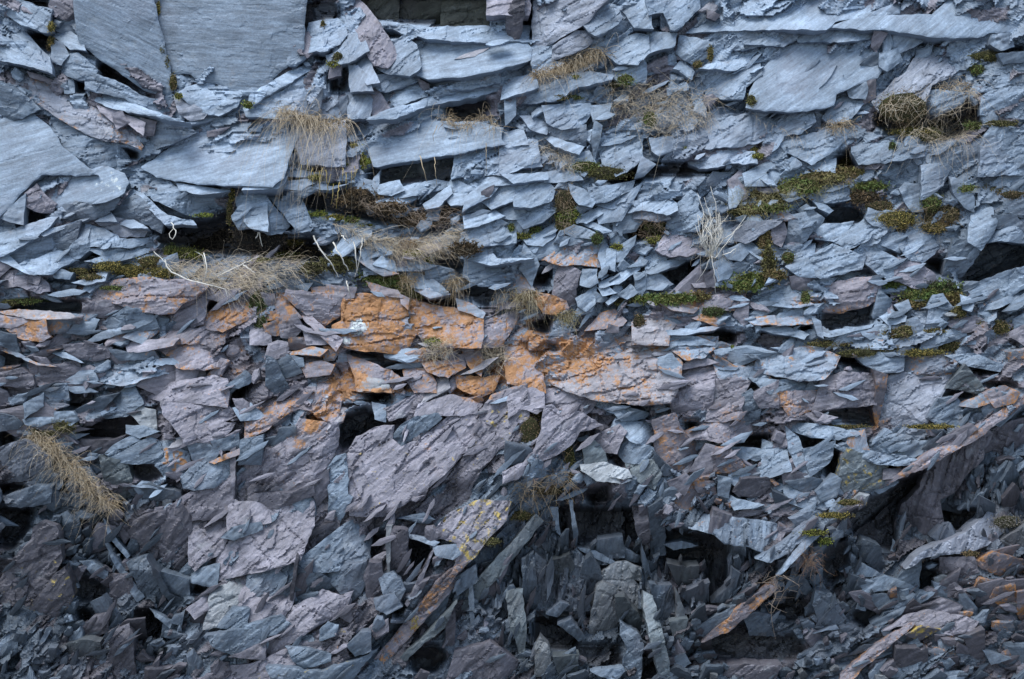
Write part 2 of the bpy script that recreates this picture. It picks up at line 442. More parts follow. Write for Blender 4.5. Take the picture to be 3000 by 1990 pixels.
9k 66,114 85,112 104,118 107,124 100,126 84,122 68,120|bright white layered plate above the dark lower hollow
8k 68,120 88,124 106,127 98,130 80,128
6g 66,98 74,90 84,102 86,110 68,113
2br 86,101 97,102 104,112 104,118 92,112
6g 106,111 128,110 136,122 130,134 116,128 107,118
3b 132,104 142,114 150,120 140,122 134,118
7p 0,128 8,124 20,112 40,104 56,92 60,84 70,82 80,78 60,66 46,72 36,60 30,62 28,72 26,86 20,100 12,110 0,118|purple ridge slab left of the greenish stone, beside the brown dead grass
7p 0,46 18,44 28,48 28,62 22,66 10,62 0,70
3b -2,95 14,98 20,104 10,112 -2,112
5p 145,130 160,124 164,128 158,140 148,136
6pL3 166,128 184,130 186,140 172,138
5b 190,126 200,128 198,142 190,140
7b 200,120 222,118 216,124 208,134 200,128
3p 212,128 235,126 235,140 210,142 205,138
7b 198,142 210,146 228,150 222,152 206,154
@3,2
7bL2 -2,10 20,8 40,5 64,14 60,24 50,34 30,36 12,32 -2,26|pale layered slab with small orange flecks, left of the tiny black notch
6b -2,34 20,36 48,36 46,46 24,46 4,48
6pL4 -2,48 24,46 46,46 40,62 20,70 14,60 -2,60
5p 48,46 50,36 70,29 98,30 106,34 100,46 98,58 80,60 60,62 42,65|mauve block jutting over the black triangular overhang on the right
3pL2 98,30 109,34 108,44 104,60 100,74 97,60 100,44
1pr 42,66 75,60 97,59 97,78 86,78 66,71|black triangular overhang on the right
6b 83,14 96,11 122,12 122,26 104,28 88,20
5bL3 122,14 160,12 180,14 180,20 168,30 122,29
7m 109,34 122,30 168,30 165,40 156,54 150,68 146,74 130,77 102,77 104,62 108,46|large flat lilac-grey slab right of the black triangular overhang
6b 166,14 190,12 214,22 210,27 182,22
3g 165,43 182,24 192,36 200,48 188,47 176,44|dark triangular slab right of the large flat lilac-grey slab
1br 160,54 168,44 185,46 190,50 178,54
2br 182,22 204,21 214,28 195,30
1pr 195,36 218,38 235,44 216,42 206,47
5b 148,70 158,54 172,52 176,60 178,76 160,77
7bL3 176,58 196,50 200,50 206,56 190,60
6pL4 200,48 218,42 230,48 225,56 210,60
8pL5F 238,48 238,54 205,78 185,94 165,104 145,116 125,124 105,134 95,142 75,157 62,157 80,146 100,132 120,122 140,108 158,96 175,86 195,76 215,62|long straight ridge edge with an orange rim, falling from the right edge to the dark hollow
3p 150,108 170,98 198,86 196,110 178,128 170,140 158,146 160,158 162,172 152,188 135,206 122,220 108,218 116,200 118,170 124,150 140,135 145,120|tall brownish-purple slab hanging below the long straight ridge edge
4p 200,85 220,76 238,70 238,100 215,104 202,106 198,95
7b 18,82 28,90 34,105 38,122 35,124 26,114 20,100
8b -2,92 16,98 20,118 -2,126
6b 34,100 46,98 60,93 58,105 54,112 40,122 36,110
7b 60,95 75,98 100,102 115,104 135,108 128,113 100,112 80,106
7b -2,76 40,76 64,80 75,86 62,90 40,88 20,82
2br 22,84 40,88 58,92 46,98 34,98 30,90
5b 94,102 98,90 118,86 130,88 128,98 110,102
7b 130,92 148,93 140,103 134,106 116,102
3b 136,106 148,94 158,86 158,96 148,104
5gY5 70,110 75,100 100,108 110,112 106,122 108,130 90,136 72,140 66,130|greenish slab with yellow-brown lichen left of the long straight ridge edge
6p 108,118 125,118 118,124 108,126
5p 158,92 185,78 190,82 176,92 160,96
4p 18,118 34,122 36,126 20,130
7b 16,130 36,142 36,154 20,148 16,140
4b 20,130 40,126 48,128 40,142
6b 46,138 60,124 66,128 62,142 50,146
2b 6,140 20,146 14,156 8,150
@0,3
4pY1 18,40 28,30 30,20 38,14 50,18 54,26 55,50 48,62 36,80 24,95 12,110 -2,120 -2,70|big reddish-purple slab in the lower left corner, spotted with pale yellow
3pY4 36,80 50,62 58,56 62,64 66,80 60,92 40,96 30,108 20,112 26,95
4b 56,8 62,5 68,14 70,20 66,26 60,24
4p 116,18 132,8 150,4 162,0 170,2 175,12 176,50 172,62 160,62 150,64 142,52 136,46 124,32|tall dark purple slab below the dark smooth panel, lower left
4b 118,52 135,46 140,52 144,62 150,80 156,92 142,92 136,84 130,76 122,62
2b 138,50 148,62 156,78 172,84 170,92 160,88 150,78
5b 148,60 172,66 172,82 158,76
8p 175,14 212,0 208,28 200,42 186,50 180,56 174,50 174,30|pale purple block right of the tall dark purple slab
8p 212,0 235,-4 235,12 210,22
6b 206,26 214,18 235,14 235,20 216,28
7b 182,56 200,52 198,72 174,66
8p 173,92 195,76 192,92 180,100
8k 192,92 195,76 235,52 235,78 228,92 212,92 200,108 188,110 190,100|pale cream-grey slab in the lower left quarter, right of the black cave
6b 200,108 214,92 228,94 226,106 222,112
5p 100,62 120,62 122,80 112,88 104,80
7b 76,50 86,50 97,58 97,64 86,60
7b 57,48 72,50 70,52 58,50
2br 70,60 84,64 97,70 97,82 80,86 72,82
4p 100,116 118,108 122,118 122,140 126,157 94,157 98,140 102,128|tapering reddish-purple slab on the bottom edge, left of the black cave
5p 76,110 86,100 98,96 98,112 84,118
7b 140,94 156,104 154,108 144,100
5b -2,130 14,120 16,130 4,140
7b 28,138 42,114 44,116 32,138
4g 62,126 80,122 90,124 92,140 76,142 64,134
7b 100,38 116,58 130,78 124,82 118,72 106,52|long thin pale splinter crossing the lower left rubble
7b 98,14 104,24 116,40 114,42 102,28
5b 160,100 168,96 166,106 158,104
6b 190,118 222,112 235,112 235,128 214,134 200,128
6p 214,136 235,124 235,138
@1,3
8k 4,18 20,8 46,16 46,26 40,36 30,50 10,56 -2,58 -2,46 14,42 8,28
2br -2,34 30,30 16,36 -2,38
6b -2,60 26,52 36,50 36,62 32,80 30,96 14,98 -2,90
3p 36,50 38,52 34,80 30,96 32,74
7b 40,48 52,38 80,16 96,8 108,8 112,16 106,22 104,36 104,48 92,50 76,56 60,58 50,58|smooth plain grey slab in the lower middle, left of the dark slots
4b 38,54 50,60 62,62 80,72 70,76 44,76 38,70
5b 62,62 80,54 100,50 102,60 96,76 86,86 80,80 70,68
2br 106,22 120,22 120,34 112,44 104,46
3p 122,36 124,22 138,24 139,50 140,70 132,62 122,58|dark mauve upright plank of rock among the dark slots
8b 130,22 150,26 164,30 160,33 145,28
4p 100,64 104,52 114,52 116,62 112,88 102,86
6k 120,22 124,22 122,58 120,58
6b 114,64 126,60 132,66 136,74 130,86 118,78
6p 152,60 164,34 160,46 150,72 142,84 140,82
7b 165,36 182,34 186,42 180,46 168,44
8pY7 166,20 178,6 205,-6 232,-4 228,12 216,24 205,38 196,48 188,56 176,60 184,48 180,40 185,32 170,28|slab streaked with golden lichen at the top of the long tapering rib
5pL6 176,60 190,54 176,72 162,90 150,105 140,116 138,114 150,92 162,74
8p 36,90 60,76 85,84 84,90 70,100 52,108 30,116 14,118 20,104
6b -2,108 20,100 30,108 14,116 -2,118
7p 75,97 84,92 92,96 86,103
7b 60,112 66,106 74,108 72,116 60,120
5b 85,126 96,116 104,116 104,130 92,134
6b 30,128 50,130 66,134 66,140 44,146 36,140
5p -2,116 18,116 30,124 20,140 -2,140
5b 148,108 160,96 172,84 178,76 172,96 166,108 155,112
6b 180,66 200,54 202,66 186,78
5g 128,140 150,122 172,100 180,92 170,112 150,128 130,148 118,157 100,157
5p 175,157 184,132 215,124 235,140 235,157
1pr 140,130 165,124 176,135 165,150 145,150
6b 196,76 199,76 201,110 203,122 198,112
4p 175,100 182,96 182,130 176,134
6bY2 14,145 60,150 90,140 110,128 100,140 84,157 20,157
6b 110,84 126,80 132,90 120,96 112,92
@2,3
8k 84,60 95,52 104,50 118,56 124,62 124,70 112,66 120,74 124,80 124,100 118,102 110,94 100,80 94,74 84,68|pale hunched stone in the middle of the dark lower hollow
6k 78,74 84,70 94,74 98,90 99,125 90,125 70,122 72,104 75,90|brownish apron-shaped slab below the pale hunched stone
5g 96,84 104,84 112,94 120,106 118,118 110,118 100,106 97,96
6b 100,106 116,118 120,126 116,157 104,157 102,140 106,130 100,118
8gF 122,80 130,84 134,100 140,122 144,140 148,157 138,157 130,130 124,104|long thin pale green-grey rib running down to the bottom edge
6b 120,38 126,56 130,74 126,76 122,58
4p 110,0 122,0 126,20 126,34 121,36 114,18
4b 126,2 138,0 140,40 132,42 128,30
6b 128,72 146,73 148,88 151,106 146,106 134,100
7k 152,80 158,96 158,108 152,108
6g 146,106 160,104 156,120 150,124
8pL7F 238,66 238,76 215,100 200,112 178,120 186,112 205,94|slender orange-brown rib slanting up to the right at lower right
6b 170,108 190,98 206,88 220,76 210,92 192,108 180,116 172,114
6g 0,78 10,78 12,100 12,130 14,157 8,157 6,130 1,104|narrow upright pale rib on the left side of the dark lower hollow
5b 10,50 20,44 22,70 24,96 14,92 10,76
3b 22,44 33,54 35,76 33,98 24,90 21,70
4g 36,50 52,44 56,54 50,70 38,72
3b 58,70 66,52 72,46 80,58 82,70 66,76
8b 65,38 78,40 92,48 92,52 74,44
5b 80,30 100,28 102,40 96,46 80,42
6b 100,44 106,38 120,46 122,50 110,48
6b 123,50 134,44 132,48 124,54
8bL1F 148,8 160,4 180,6 200,8 235,14 235,42 215,34 195,32 186,24 172,20 155,14|pale broken shelf jutting over the dark lower hollow
5p 186,4 200,8 190,22 182,20
7b 34,96 44,88 50,90 42,98
5b 55,104 66,118 60,120 45,108
5b 72,98 74,92 60,96 56,84 70,86
5k 22,128 26,120 34,130 36,150 22,152
4g 40,138 60,136 58,150 44,152
8b 76,150 100,147 101,150 94,156 84,154
1pr 60,126 98,126 102,145 80,148 62,140
1pr 122,135 134,134 140,150 135,157 118,157
6b 150,138 158,135 162,142 156,147 151,144
2pr 168,120 200,110 220,105 235,115 235,140 200,140 180,132
2br 142,20 170,22 180,24 176,46 150,50 142,44
6b 142,33 155,31 167,34 150,37
4g 145,52 160,55 170,54 168,72 154,70
4b 156,78 180,70 176,86 168,92
5b 186,84 200,70 202,58 208,62 200,84
5b 215,100 225,96 235,100 235,116 220,116
4p 200,145 235,145 235,157 190,157
6b 36,2 42,2 44,22 40,18
6b 53,0 56,0 60,20 58,30
@3,3
7bF 0,44 20,28 42,10 46,12 40,20 20,40 6,47|upper one of the two pale slats pointing up to the right at lower right
9bF 12,58 24,40 40,24 49,19 46,26 30,42 16,56|lower one of the two pale slats pointing up to the right at lower right
7b 70,58 84,50 104,61 90,62
3b 78,38 88,30 102,36 104,50 104,60 92,50
2br 50,40 70,25 74,44 72,60 58,70 48,56
5b 42,90 45,78 58,80 70,100 62,112 48,110 46,100
4b 20,66 32,64 46,84 44,92 36,80 22,76
1br 8,85 24,78 38,88 38,102 20,104 6,96
1br -2,116 28,116 34,134 20,138 -2,130
8b 44,114 60,108 62,111 46,114
5b 95,80 108,80 110,84 102,90
6b 104,92 118,82 120,90 108,92
1br 78,97 100,92 100,106 90,110 78,102
6b 98,104 118,94 124,92 120,98 104,108
7b 136,84 156,72 150,80 138,88
3p 126,92 134,86 140,90 136,98 126,98
1br 140,56 158,60 152,76 138,80
8mF 206,0 238,-6 238,12 215,22 200,34 180,40 160,42 144,45 136,52 130,54 138,44 150,36 170,28 182,22 196,10|thick pale limb-like slab leaning in from the right edge
6b 118,66 126,58 134,52 140,48 138,70 136,77 126,72
7b 88,76 100,66 108,63 118,66 134,73 136,77 116,72 108,75 92,77
8pL1 110,112 130,98 150,94 180,100 190,104 186,112 168,116 150,112 134,106|pale purple folded slab in the lower right corner rubble
6p 138,90 160,84 176,90 170,98 145,95
8pL3F 70,150 90,134 110,118 128,108 130,110 110,128 90,144 76,157 68,157|long narrow purple rib near the bottom edge at lower right
5p 160,46 188,46 192,58 178,64 160,60
5pL4 188,50 210,42 238,50 238,66 210,60
5p 156,72 175,58 172,68 160,80
5pL7 210,74 225,70 228,84 214,88 206,82
5pL6 230,80 238,78 238,108 230,96
1br 186,80 198,84 196,96 188,92
4pY9 130,116 142,110 155,112 140,120
6b 125,130 136,120 140,128
3p 120,130 145,130 144,150 118,145
6b 158,140 164,136 170,142 164,146
3p 182,120 198,114 198,138 186,140
5b 152,26 160,18 170,24 162,32
4k 215,30 238,16 238,38 212,36
6b 200,132 220,138 206,142
5bL3 140,128 160,130 168,136 150,134
@0,3
8pT 210.7,14.1 250.9,-6.3 286.6,-19.8 286.9,16.3 274.7,47.0 238.3,57.1 198.8,65.9 201.0,43.9|broad pale purple sheet sloping down left, above the cream-grey slab
@0,3
8pT 173.1,97.2 198.8,65.9 272.5,48.9 266.5,89.7 232.7,114.8 198.8,111.3|broad pale sheet below the cream-grey slab of the lower left quarter
@0,3
8pT 225.8,126.7 272.5,95.6 321.4,77.8 313.6,95.6 264.7,125.4 230.8,146.8|slanting pale purple sheet left of the long tapering rib, near the bottom
@0,3
8pY1 170.9,147.4 230.8,142.7 298.5,112.9 332.4,108.2 301.0,136.4 247.7,163.1 169.3,163.1|low wide sheet along the bottom edge, left of the long tapering rib
@0,3
9pL5Y4F 461.0,1.6 481.3,-4.7 476.6,14.1 451.6,39.2 423.3,67.4 393.5,98.8 360.6,136.4 341.8,161.5 323.0,161.5 354.3,125.4 384.1,89.4 410.8,54.9 435.9,26.7|long tapering rib with an orange and yellow crest, lower middle
@0,3
6g 392.0,116.0 429.6,75.3 464.1,37.6 489.2,9.4 495.5,15.7 470.4,47.0 435.9,87.8 398.2,128.6|rough grey-green edge of rock just below the long tapering rib
"""
VOIDS = """
@0,0
92,56 105,64 122,76 133,84 148,89 140,91 118,82 106,75 92,70
18,0 46,0 45,7 35,7
26,32 44,28 45,50 38,44
112,135 128,142 126,148 115,142
66,74 80,73 82,83 68,83
@1,0
44,10 48,0 48,30 47,46 43,46
93,0 215,0 214,24 169,24 131,20 112,18 104,10
57,49 68,47 66,54 58,58
68,70 76,68 76,84 68,86
118,29 136,28 134,33 124,36
170,92 190,88 210,90 218,98 205,108 190,112 176,106
@2,0
12,0 20,0 19,34 9,34
78,150 100,155 160,150 200,155 180,160 100,165
@3,0
126,86 138,88 148,106 138,122 110,124 98,112 104,100
150,108 186,92 196,100 190,120 160,130 142,118
62,146 78,138 80,157 62,157
206,46 235,44 235,48 212,52
105,126 112,132 110,145 104,146
@0,1
146,48 165,50 190,46 212,38 222,46 235,58 235,76 215,78 190,76 160,74 144,64
75,74 88,74 96,77 74,80
70,95 92,90 85,97 70,100
5,130 10,124 70,119 78,130 40,130
190,122 207,121 190,130
40,120 60,119 40,124
@1,1
-10,60 14,62 36,62 50,60 70,70 60,84 20,80 -10,76
16,26 24,36 32,48 38,55 30,52 22,40
92,70 104,72 114,78 104,80 94,76
150,116 175,115 186,122 186,128 160,122
46,20 80,14 95,20 94,32 110,38 122,40 140,44 120,48 95,44 60,38 46,34
@2,1
136,90 170,82 170,100 158,110 146,104
17,104 24,94 34,92 32,106
20,140 38,132 34,148 18,146
150,150 188,145 206,150 206,157 160,157
78,0 120,0 118,12 100,12 82,8
100,50 140,46 138,60 110,64
@3,1
48,40 60,32 82,36 92,44 80,48 62,49 50,48
36,66 58,64 40,70
112,52 124,50 122,58
140,84 160,80 160,96
190,80 205,66 238,70 238,88 210,98 185,108 174,98
30,142 40,140 44,152 36,152
@0,2
0,82 12,84 16,100 0,100
72,82 90,75 108,69 120,70 128,78 112,88 100,96 80,92
208,50 216,42 230,36 222,56 210,60
125,88 142,84 145,86 128,92 124,96
0,132 24,132 20,140 0,140
@1,2
98,47 125,48 124,56 104,54
78,70 100,60 118,72 135,73 110,80 96,90 80,100 74,92
210,10 220,0 224,8 216,16
34,144 50,140 48,144 34,148
0,4 18,0 18,4
@2,2
103,60 112,61 126,65 104,65
196,95 215,88 235,86 235,98 212,97
16,78 24,78 26,84 22,88
158,74 172,74 166,90
65,138 88,132 90,145 75,150
30,2 48,8 36,8
@3,2
64,12 82,14 102,28 88,26 74,22 64,18
53,112 56,100 70,104 66,124 56,124
106,112 122,112 128,116 108,116
100,140 125,128 142,120 142,150 150,157 80,157
@0,3
124,96 140,94 154,106 140,122 128,118
175,68 196,72 178,80
100,22 116,30 122,46 112,44
72,92 84,96 86,102 76,106
0,0 30,0 28,18 12,38 0,32
@1,3
140,30 165,34 155,54 142,58
118,22 124,24 118,34
140,132 165,126 176,135 165,150 145,150
124,92 140,86 130,100
@2,3
40,0 120,0 120,30 60,32 44,20
180,20 200,30 196,90 182,96 178,60
140,20 182,26 176,50 142,48
20,100 60,100 60,130 20,130
@3,3
70,0 116,0 116,40 100,34 76,22
140,56 158,60 152,76 138,80
78,97 100,92 100,106 90,110
160,0 196,2 176,22 162,16
"""
# u v size aspect angle tone purple lichen : what the loose slate is like around a spot
ZONES = """
150 60 45 1.5 -30 6 .2 0/250 150 40 1.3 -10 6 .3 0/850 130 45 1.5 -25 6 .1 0/450 150 45 1.5 -25 6 .1 0/700 350 45 2 15 7.5 0 0/1000 200 50 1.3 60 7 .3 0/1300 300 50 2 10 8 0 0
1700 300 50 1.8 25 7 .1 0/2100 150 50 1.6 35 7 .1 0/2600 150 45 1.8 40 6.5 .15 0/2900 300 50 1.2 20 5 .1 0/2600 450 45 1.6 20 6 .1 0
1900 450 45 1.6 25 7 .05 0/1600 600 45 1.7 30 7 0 0/2000 650 40 1.8 30 6.5 .05 0/2500 650 45 1.8 20 6 .1 0/2850 700 60 2 25 4.5 .05 0
600 650 45 2 10 5 0 0/200 650 70 2.5 20 6 0 0/150 800 40 2.5 5 5 0 0/1100 620 45 2.2 25 7 0 0/1300 650 40 2 20 6.5 0 0
1400 850 40 1.8 10 5 .2 .05/1000 850 40 1.6 -10 4.5 0 0/700 900 60 1.8 30 5.5 .6 .3/200 950 60 2.5 5 4.5 .6 .3/150 1100 60 2.2 5 4.5 .5 .1
300 1200 50 2.4 10 5 .5 .05/560 1230 42 2.2 20 6 .8 .1/1050 1000 50 1.8 0 6 .6 .6/1500 1020 50 1.5 20 6.5 .6 .6/1750 900 40 1.8 40 5.5 .1 .1/1900 1000 45 2 5 6.5 .4 .3
2400 950 45 3 8 6 .1 .05/2700 900 40 2 10 5 .1 0/2900 1000 45 1.8 25 5 .3 .2/2500 1150 50 1.8 10 6 .4 .2/2700 1250 45 2 25 5.5 .3 .2
2100 1350 45 1.6 20 5.5 .5 .3/2300 1400 45 1.6 25 5.5 .4 .1/1700 1400 40 1.3 40 5 .3 .1/1900 1500 40 1.2 40 5 .3 0/1500 1500 35 1.5 50 4.5 .2 0
1250 1300 42 3 42 6 .95 .1/800 1300 42 2.6 35 5.8 .95 .05/1000 1550 36 2.5 40 5.6 .7 0/1050 1450 36 2.6 40 5.8 .9 0/620 1450 36 2.4 40 5.5 .8 0/700 1800 32 2.2 40 5 .5 0/900 1850 36 2.6 35 5.5 .6 .05
1200 1900 35 2 40 4.5 .3 0/400 1700 35 1.8 50 3 .3 0/100 1500 45 1.5 30 2.5 .1 0/150 1900 40 1.8 50 3.2 .3 0/1600 1600 30 5 82 2.4 .15 0
1800 1650 30 4 78 2.6 .1 0/2050 1600 32 5 86 2.2 .1 0/1750 1550 28 6 84 2.4 .1 0/1950 1700 30 5 80 2.2 .1 0/1900 1900 35 1.3 30 3 .3 0/2150 1900 35 1.3 30 2.8 .3 0/2350 1850 28 1.2 30 3.6 .3 0
2450 1700 40 1.8 60 2.8 .1 0/2800 1450 40 2.5 75 3 .1 0/2700 1800 45 2.2 25 4.5 .6 .15/2900 1900 45 2 20 4.2 .5 .1/2600 1950 35 1.5 30 4 .3 0
"""
BASECOL = {'b': (.156, .200, .254), 'p': (.180, .175, .205), 'm': (.178, .200, .242), 'g': (.150, .180, .198),
           'k': (.212, .232, .250), 'v': (.085, .09, .075)}
rnd = random.Random(11)
rng = np.random.default_rng(5)

# ------------------------------------------------------------------ noise
def _h(ix, iy, seed):
    n = (ix.astype(np.int64) * 374761393 + iy.astype(np.int64) * 668265263 + seed * 1442695041) & 0xffffffff
    n = ((n ^ (n >> 13)) * 1274126177) & 0xffffffff
    return ((n ^ (n >> 16)) & 0xffff) / 65535.0
def vnoise(x, y, seed=0):
    x = np.asarray(x, float); y = np.asarray(y, float)
    ix = np.floor(x); iy = np.floor(y); fx = x - ix; fy = y - iy
    fx = fx * fx * (3 - 2 * fx); fy = fy * fy * (3 - 2 * fy)
    a = _h(ix, iy, seed); b = _h(ix + 1, iy, seed); c = _h(ix, iy + 1, seed); d = _h(ix + 1, iy + 1, seed)
    return (a * (1 - fx) + b * fx) * (1 - fy) + (c * (1 - fx) + d * fx) * fy
def fbm(x, y, seed=0, oct=4):
    s = 0; a = .5; t = 0
    for o in range(oct):
        s = s + a * vnoise(x, y, seed + o * 17); t += a; a *= .5; x = np.asarray(x) * 2.03 + 3.1; y = np.asarray(y) * 2.03 + 7.7
    return s / t

def flakes(x, y, seed, slope):
    "broken cleavage: cells that each lie at their own small tilt and level; returns level and a random value per cell"
    ix, iy = np.floor(x), np.floor(y); best = np.full(np.shape(x), 1e9); H = np.zeros(np.shape(x)); C = np.zeros(np.shape(x))
    for a in (-1, 0, 1):
        for b in (-1, 0, 1):
            cx, cy = ix + a, iy + b
            px, py = cx + _h(cx, cy, seed), cy + _h(cx, cy, seed + 1)
            d = np.abs(x - px) + np.abs(y - py) + .35 * np.abs((x - px) + (y - py))
            k = d < best
            h = (_h(cx, cy, seed + 2) - .5) + slope * ((_h(cx, cy, seed + 3) - .5) * (x - px) + (_h(cx, cy, seed + 4) - .5) * (y - py))
            H = np.where(k, h, H); C = np.where(k, _h(cx, cy, seed + 5), C); best = np.where(k, d, best)
    return H, C
# ------------------------------------------------------------------ places on the face
def tile(c, r): return c * 750.0, (0, 500, 1000, 1490)[r]
def area(pts): return abs(sum(pts[i - 1][0] * pts[i][1] - pts[i][0] * pts[i - 1][1] for i in range(len(pts)))) / 2
def parse(txt):
    out = []; o = (0, 0)
    for ln in txt.strip().splitlines():
        ln = ln.strip()
        if not ln: continue
        if ln[0] == '@':
            a, b = ln[1:].split(','); o = tile(int(a), int(b)); continue
        lab = None
        if '|' in ln: ln, lab = ln.split('|')
        tk = ln.split(); code = ''
        if ',' not in tk[0]: code = tk.pop(0)
        q = [(float(p.split(',')[0]), float(p.split(',')[1])) for p in tk]
        if code:                           # slabs cut off where two tracings met run on under their neighbours
            e = random.Random(len(out)); k = e.uniform(2, 20); ky = e.uniform(1, 10)
            q = [(x + k * e.uniform(.4, 1) if 232.5 <= x <= 241 and o[0] < 2200 else x - k * e.uniform(.4, 1) if -4 <= x <= 2.5 and o[0] > 100 else x,
                  y + ky * e.uniform(.3, 1) if 155 <= y <= 158 else y - ky * e.uniform(.3, 1) if -1 <= y <= 1 and o[1] > 100 else y) for x, y in q]
        pts = [(o[0] + x * 3.189, o[1] + y * 3.189) for x, y in q]
        if code and 'r' not in code:       # neighbours overlap a little
            c = np.mean(np.array(pts), 0); g = 1 + 5.5 / math.sqrt(max(area(pts), 900)) * 2
            pts = [tuple(c + (np.array(p) - c) * g) for p in pts]
        out.append((code, pts, lab))
    return out
zone = np.array([[float(v) for v in z.split()] for ln in ZONES.strip().splitlines() for z in ln.split('/')])
def zone_at(u, v):
    w = 1.0 / (((zone[:, 0] - u) ** 2 + (zone[:, 1] - v) ** 2) + 900.0) ** 2.5
    w /= w.sum(); return (zone[:, 2:] * w[:, None]).sum(0)

def pos(u, v, D): return np.stack([(u - 1500) * D / FK, CY + D, ZC - (v - 995) * D / FK], -1)
def prof(u, v):
    "distance of the general face from the camera"
    u = np.asarray(u, float); v = np.asarray(v, float)
    d = 12.0 + (995 - v) * 0.00028
    hollow = np.exp(-(((u - 1900) / 420) ** 2 + ((v - 1750) / 260) ** 2)) + .8 * np.exp(-(((u - 2680) / 170) ** 2 + ((v - 1480) / 200) ** 2)) \
        + .7 * np.exp(-(((u - 350) / 330) ** 2 + ((v - 1750) / 260) ** 2)) + .5 * np.exp(-(((u - 600) / 180) ** 2 + ((v - 720) / 70) ** 2))
    def seg(pts):
        best = np.full(np.shape(u), 1e9); sd = np.zeros(np.shape(u))
        for (ax, ay), (bx, by) in zip(pts[:-1], pts[1:]):
            tt = np.clip(((u - ax) * (bx - ax) + (v - ay) * (by - ay)) / ((bx - ax) ** 2 + (by - ay) ** 2), 0, 1)
            e = np.hypot(u - ax - tt * (bx - ax), v - ay - tt * (by - ay)); c = ((bx - ax) * (v - ay) - (by - ay) * (u - ax))
            sd = np.where(e < best, np.sign(c), sd); best = np.minimum(best, e)
        return best * sd                    # positive below the line
    for pts, a in (([(850, 2060), (1200, 1770), (1480, 1480), (1590, 1340)], .13), ([(1980, 1900), (2330, 1690), (2620, 1440), (3080, 1120)], .15), ([(1560, 1400), (1760, 1420), (2050, 1560), (2280, 1640)], .10)):
        q = seg(pts); d = d - a * np.where(q < 0, np.exp(-(q / 130) ** 2), np.exp(-(q / 26) ** 2))
    return d + .21 * hollow + .14 * (fbm(u / 420, v / 300, 3, 3) - .5)

CELL = 6.0; U0, V0 = -600.0, -420.0
NU, NV = int(4200 / CELL), int(2900 / CELL)
gu = U0 + (np.arange(NU) + .5) * CELL; gv = V0 + (np.arange(NV) + .5) * CELL
GU, GV = np.meshgrid(gu, gv)
PROF = prof(GU, GV)
def inside(pts, U, V):
    m = np.zeros(U.shape, bool); n = len(pts)
    for i in range(n):
        x0, y0 = pts[i]; x1, y1 = pts[(i + 1) % n]
        if y0 == y1: continue
        c = ((V < y0) != (V < y1)) & (U < (x1 - x0) * (V - y0) / (y1 - y0) + x0)
        m ^= c
    return m
def raster(pts):
    xs = [p[0] for p in pts]; ys = [p[1] for p in pts]
    i0 = max(0, int((min(xs) - U0) / CELL)); i1 = min(NU, int((max(xs) - U0) / CELL) + 2)
    j0 = max(0, int((min(ys) - V0) / CELL)); j1 = min(NV, int((max(ys) - V0) / CELL) + 2)
    if i1 <= i0 or j1 <= j0: return slice(0, 0), slice(0, 0), np.zeros((0, 0), bool)
    sj, si = slice(j0, j1), slice(i0, i1)
    return sj, si, inside(pts, GU[sj, si], GV[sj, si])

def centroid(pts):
    a = np.array(pts); return a.mean(0)

plates = parse(PLATES); voids = [p for _, p, _ in parse(VOIDS)]
BASE = PROF + 0.06
VM = np.zeros(GU.shape, bool)
for p in voids:
    sj, si, m = raster(p); VM[sj, si] |= m
def blur(a, n):
    for _ in range(n):
        a = (a + np.roll(a, 1, 0) + np.roll(a, -1, 0)) / 3; a = (a + np.roll(a, 1, 1) + np.roll(a, -1, 1)) / 3
    return a
BASE = BASE + .28 * blur(VM.astype(float), 3)
COVER = np.zeros(GU.shape, bool); RECESS = VM.copy()
for code, p, _ in plates:
    sj, si, m = raster(p)
    if 'r' in code: RECESS[sj, si] |= m
    else: COVER[sj, si] |= m
BUF = PROF + 0.04                      # front-most surface so far
BUF[VM] = BASE[VM]

# ------------------------------------------------------------------ materials
def N(nt, t, **kw):
    n = nt.nodes.new(t)
    for k, v in kw.items(): setattr(n, k, v)
    return n
def mat(name):
    m = bpy.data.materials.new(name); m.use_nodes = True
    return m, m.node_tree, m.node_tree.nodes['Principled BSDF']
def noise(nt, vec, scale, detail=4, rough=.55):
    n = N(nt, 'ShaderNodeTexNoise'); n.inputs['Scale'].default_value = scale
    n.inputs['Detail'].default_value = detail; n.inputs['Roughness'].default_value = rough
    nt.links.new(vec, n.inputs['Vector']); return n.outputs['Fac']
def mth(nt, op, a, b=None, c=None, clamp=False):
    n = N(nt, 'ShaderNodeMath', operation=op); n.use_clamp = clamp
    for i, x in enumerate((a, b, c)):
        if x is None: continue
        if isinstance(x, (int, float)): n.inputs[i].default_value = x
        else: nt.links.new(x, n.inputs[i])
    return n.outputs[0]
def ramp(nt, f, lo, hi, a=0.0, b=1.0):
    n = N(nt, 'ShaderNodeMapRange'); n.inputs[1].default_value = lo; n.inputs[2].default_value = hi
    n.inputs[3].default_value = a; n.inputs[4].default_value = b; nt.links.new(f, n.inputs[0]); return n.outputs[0]
def mixc(nt, f, a, b, mode='MIX'):
    n = N(nt, 'ShaderNodeMix', data_type='RGBA', blend_type=mode)
    for i, x in ((0, f), (6, a), (7, b)):
        if isinstance(x, (int, float)): n.inputs[i].default_value = x
        elif isinstance(x, tuple): n.inputs[i].default_value = x + (1,)
        else: nt.links.new(x, n.inputs[i])
    return n.outputs[2]

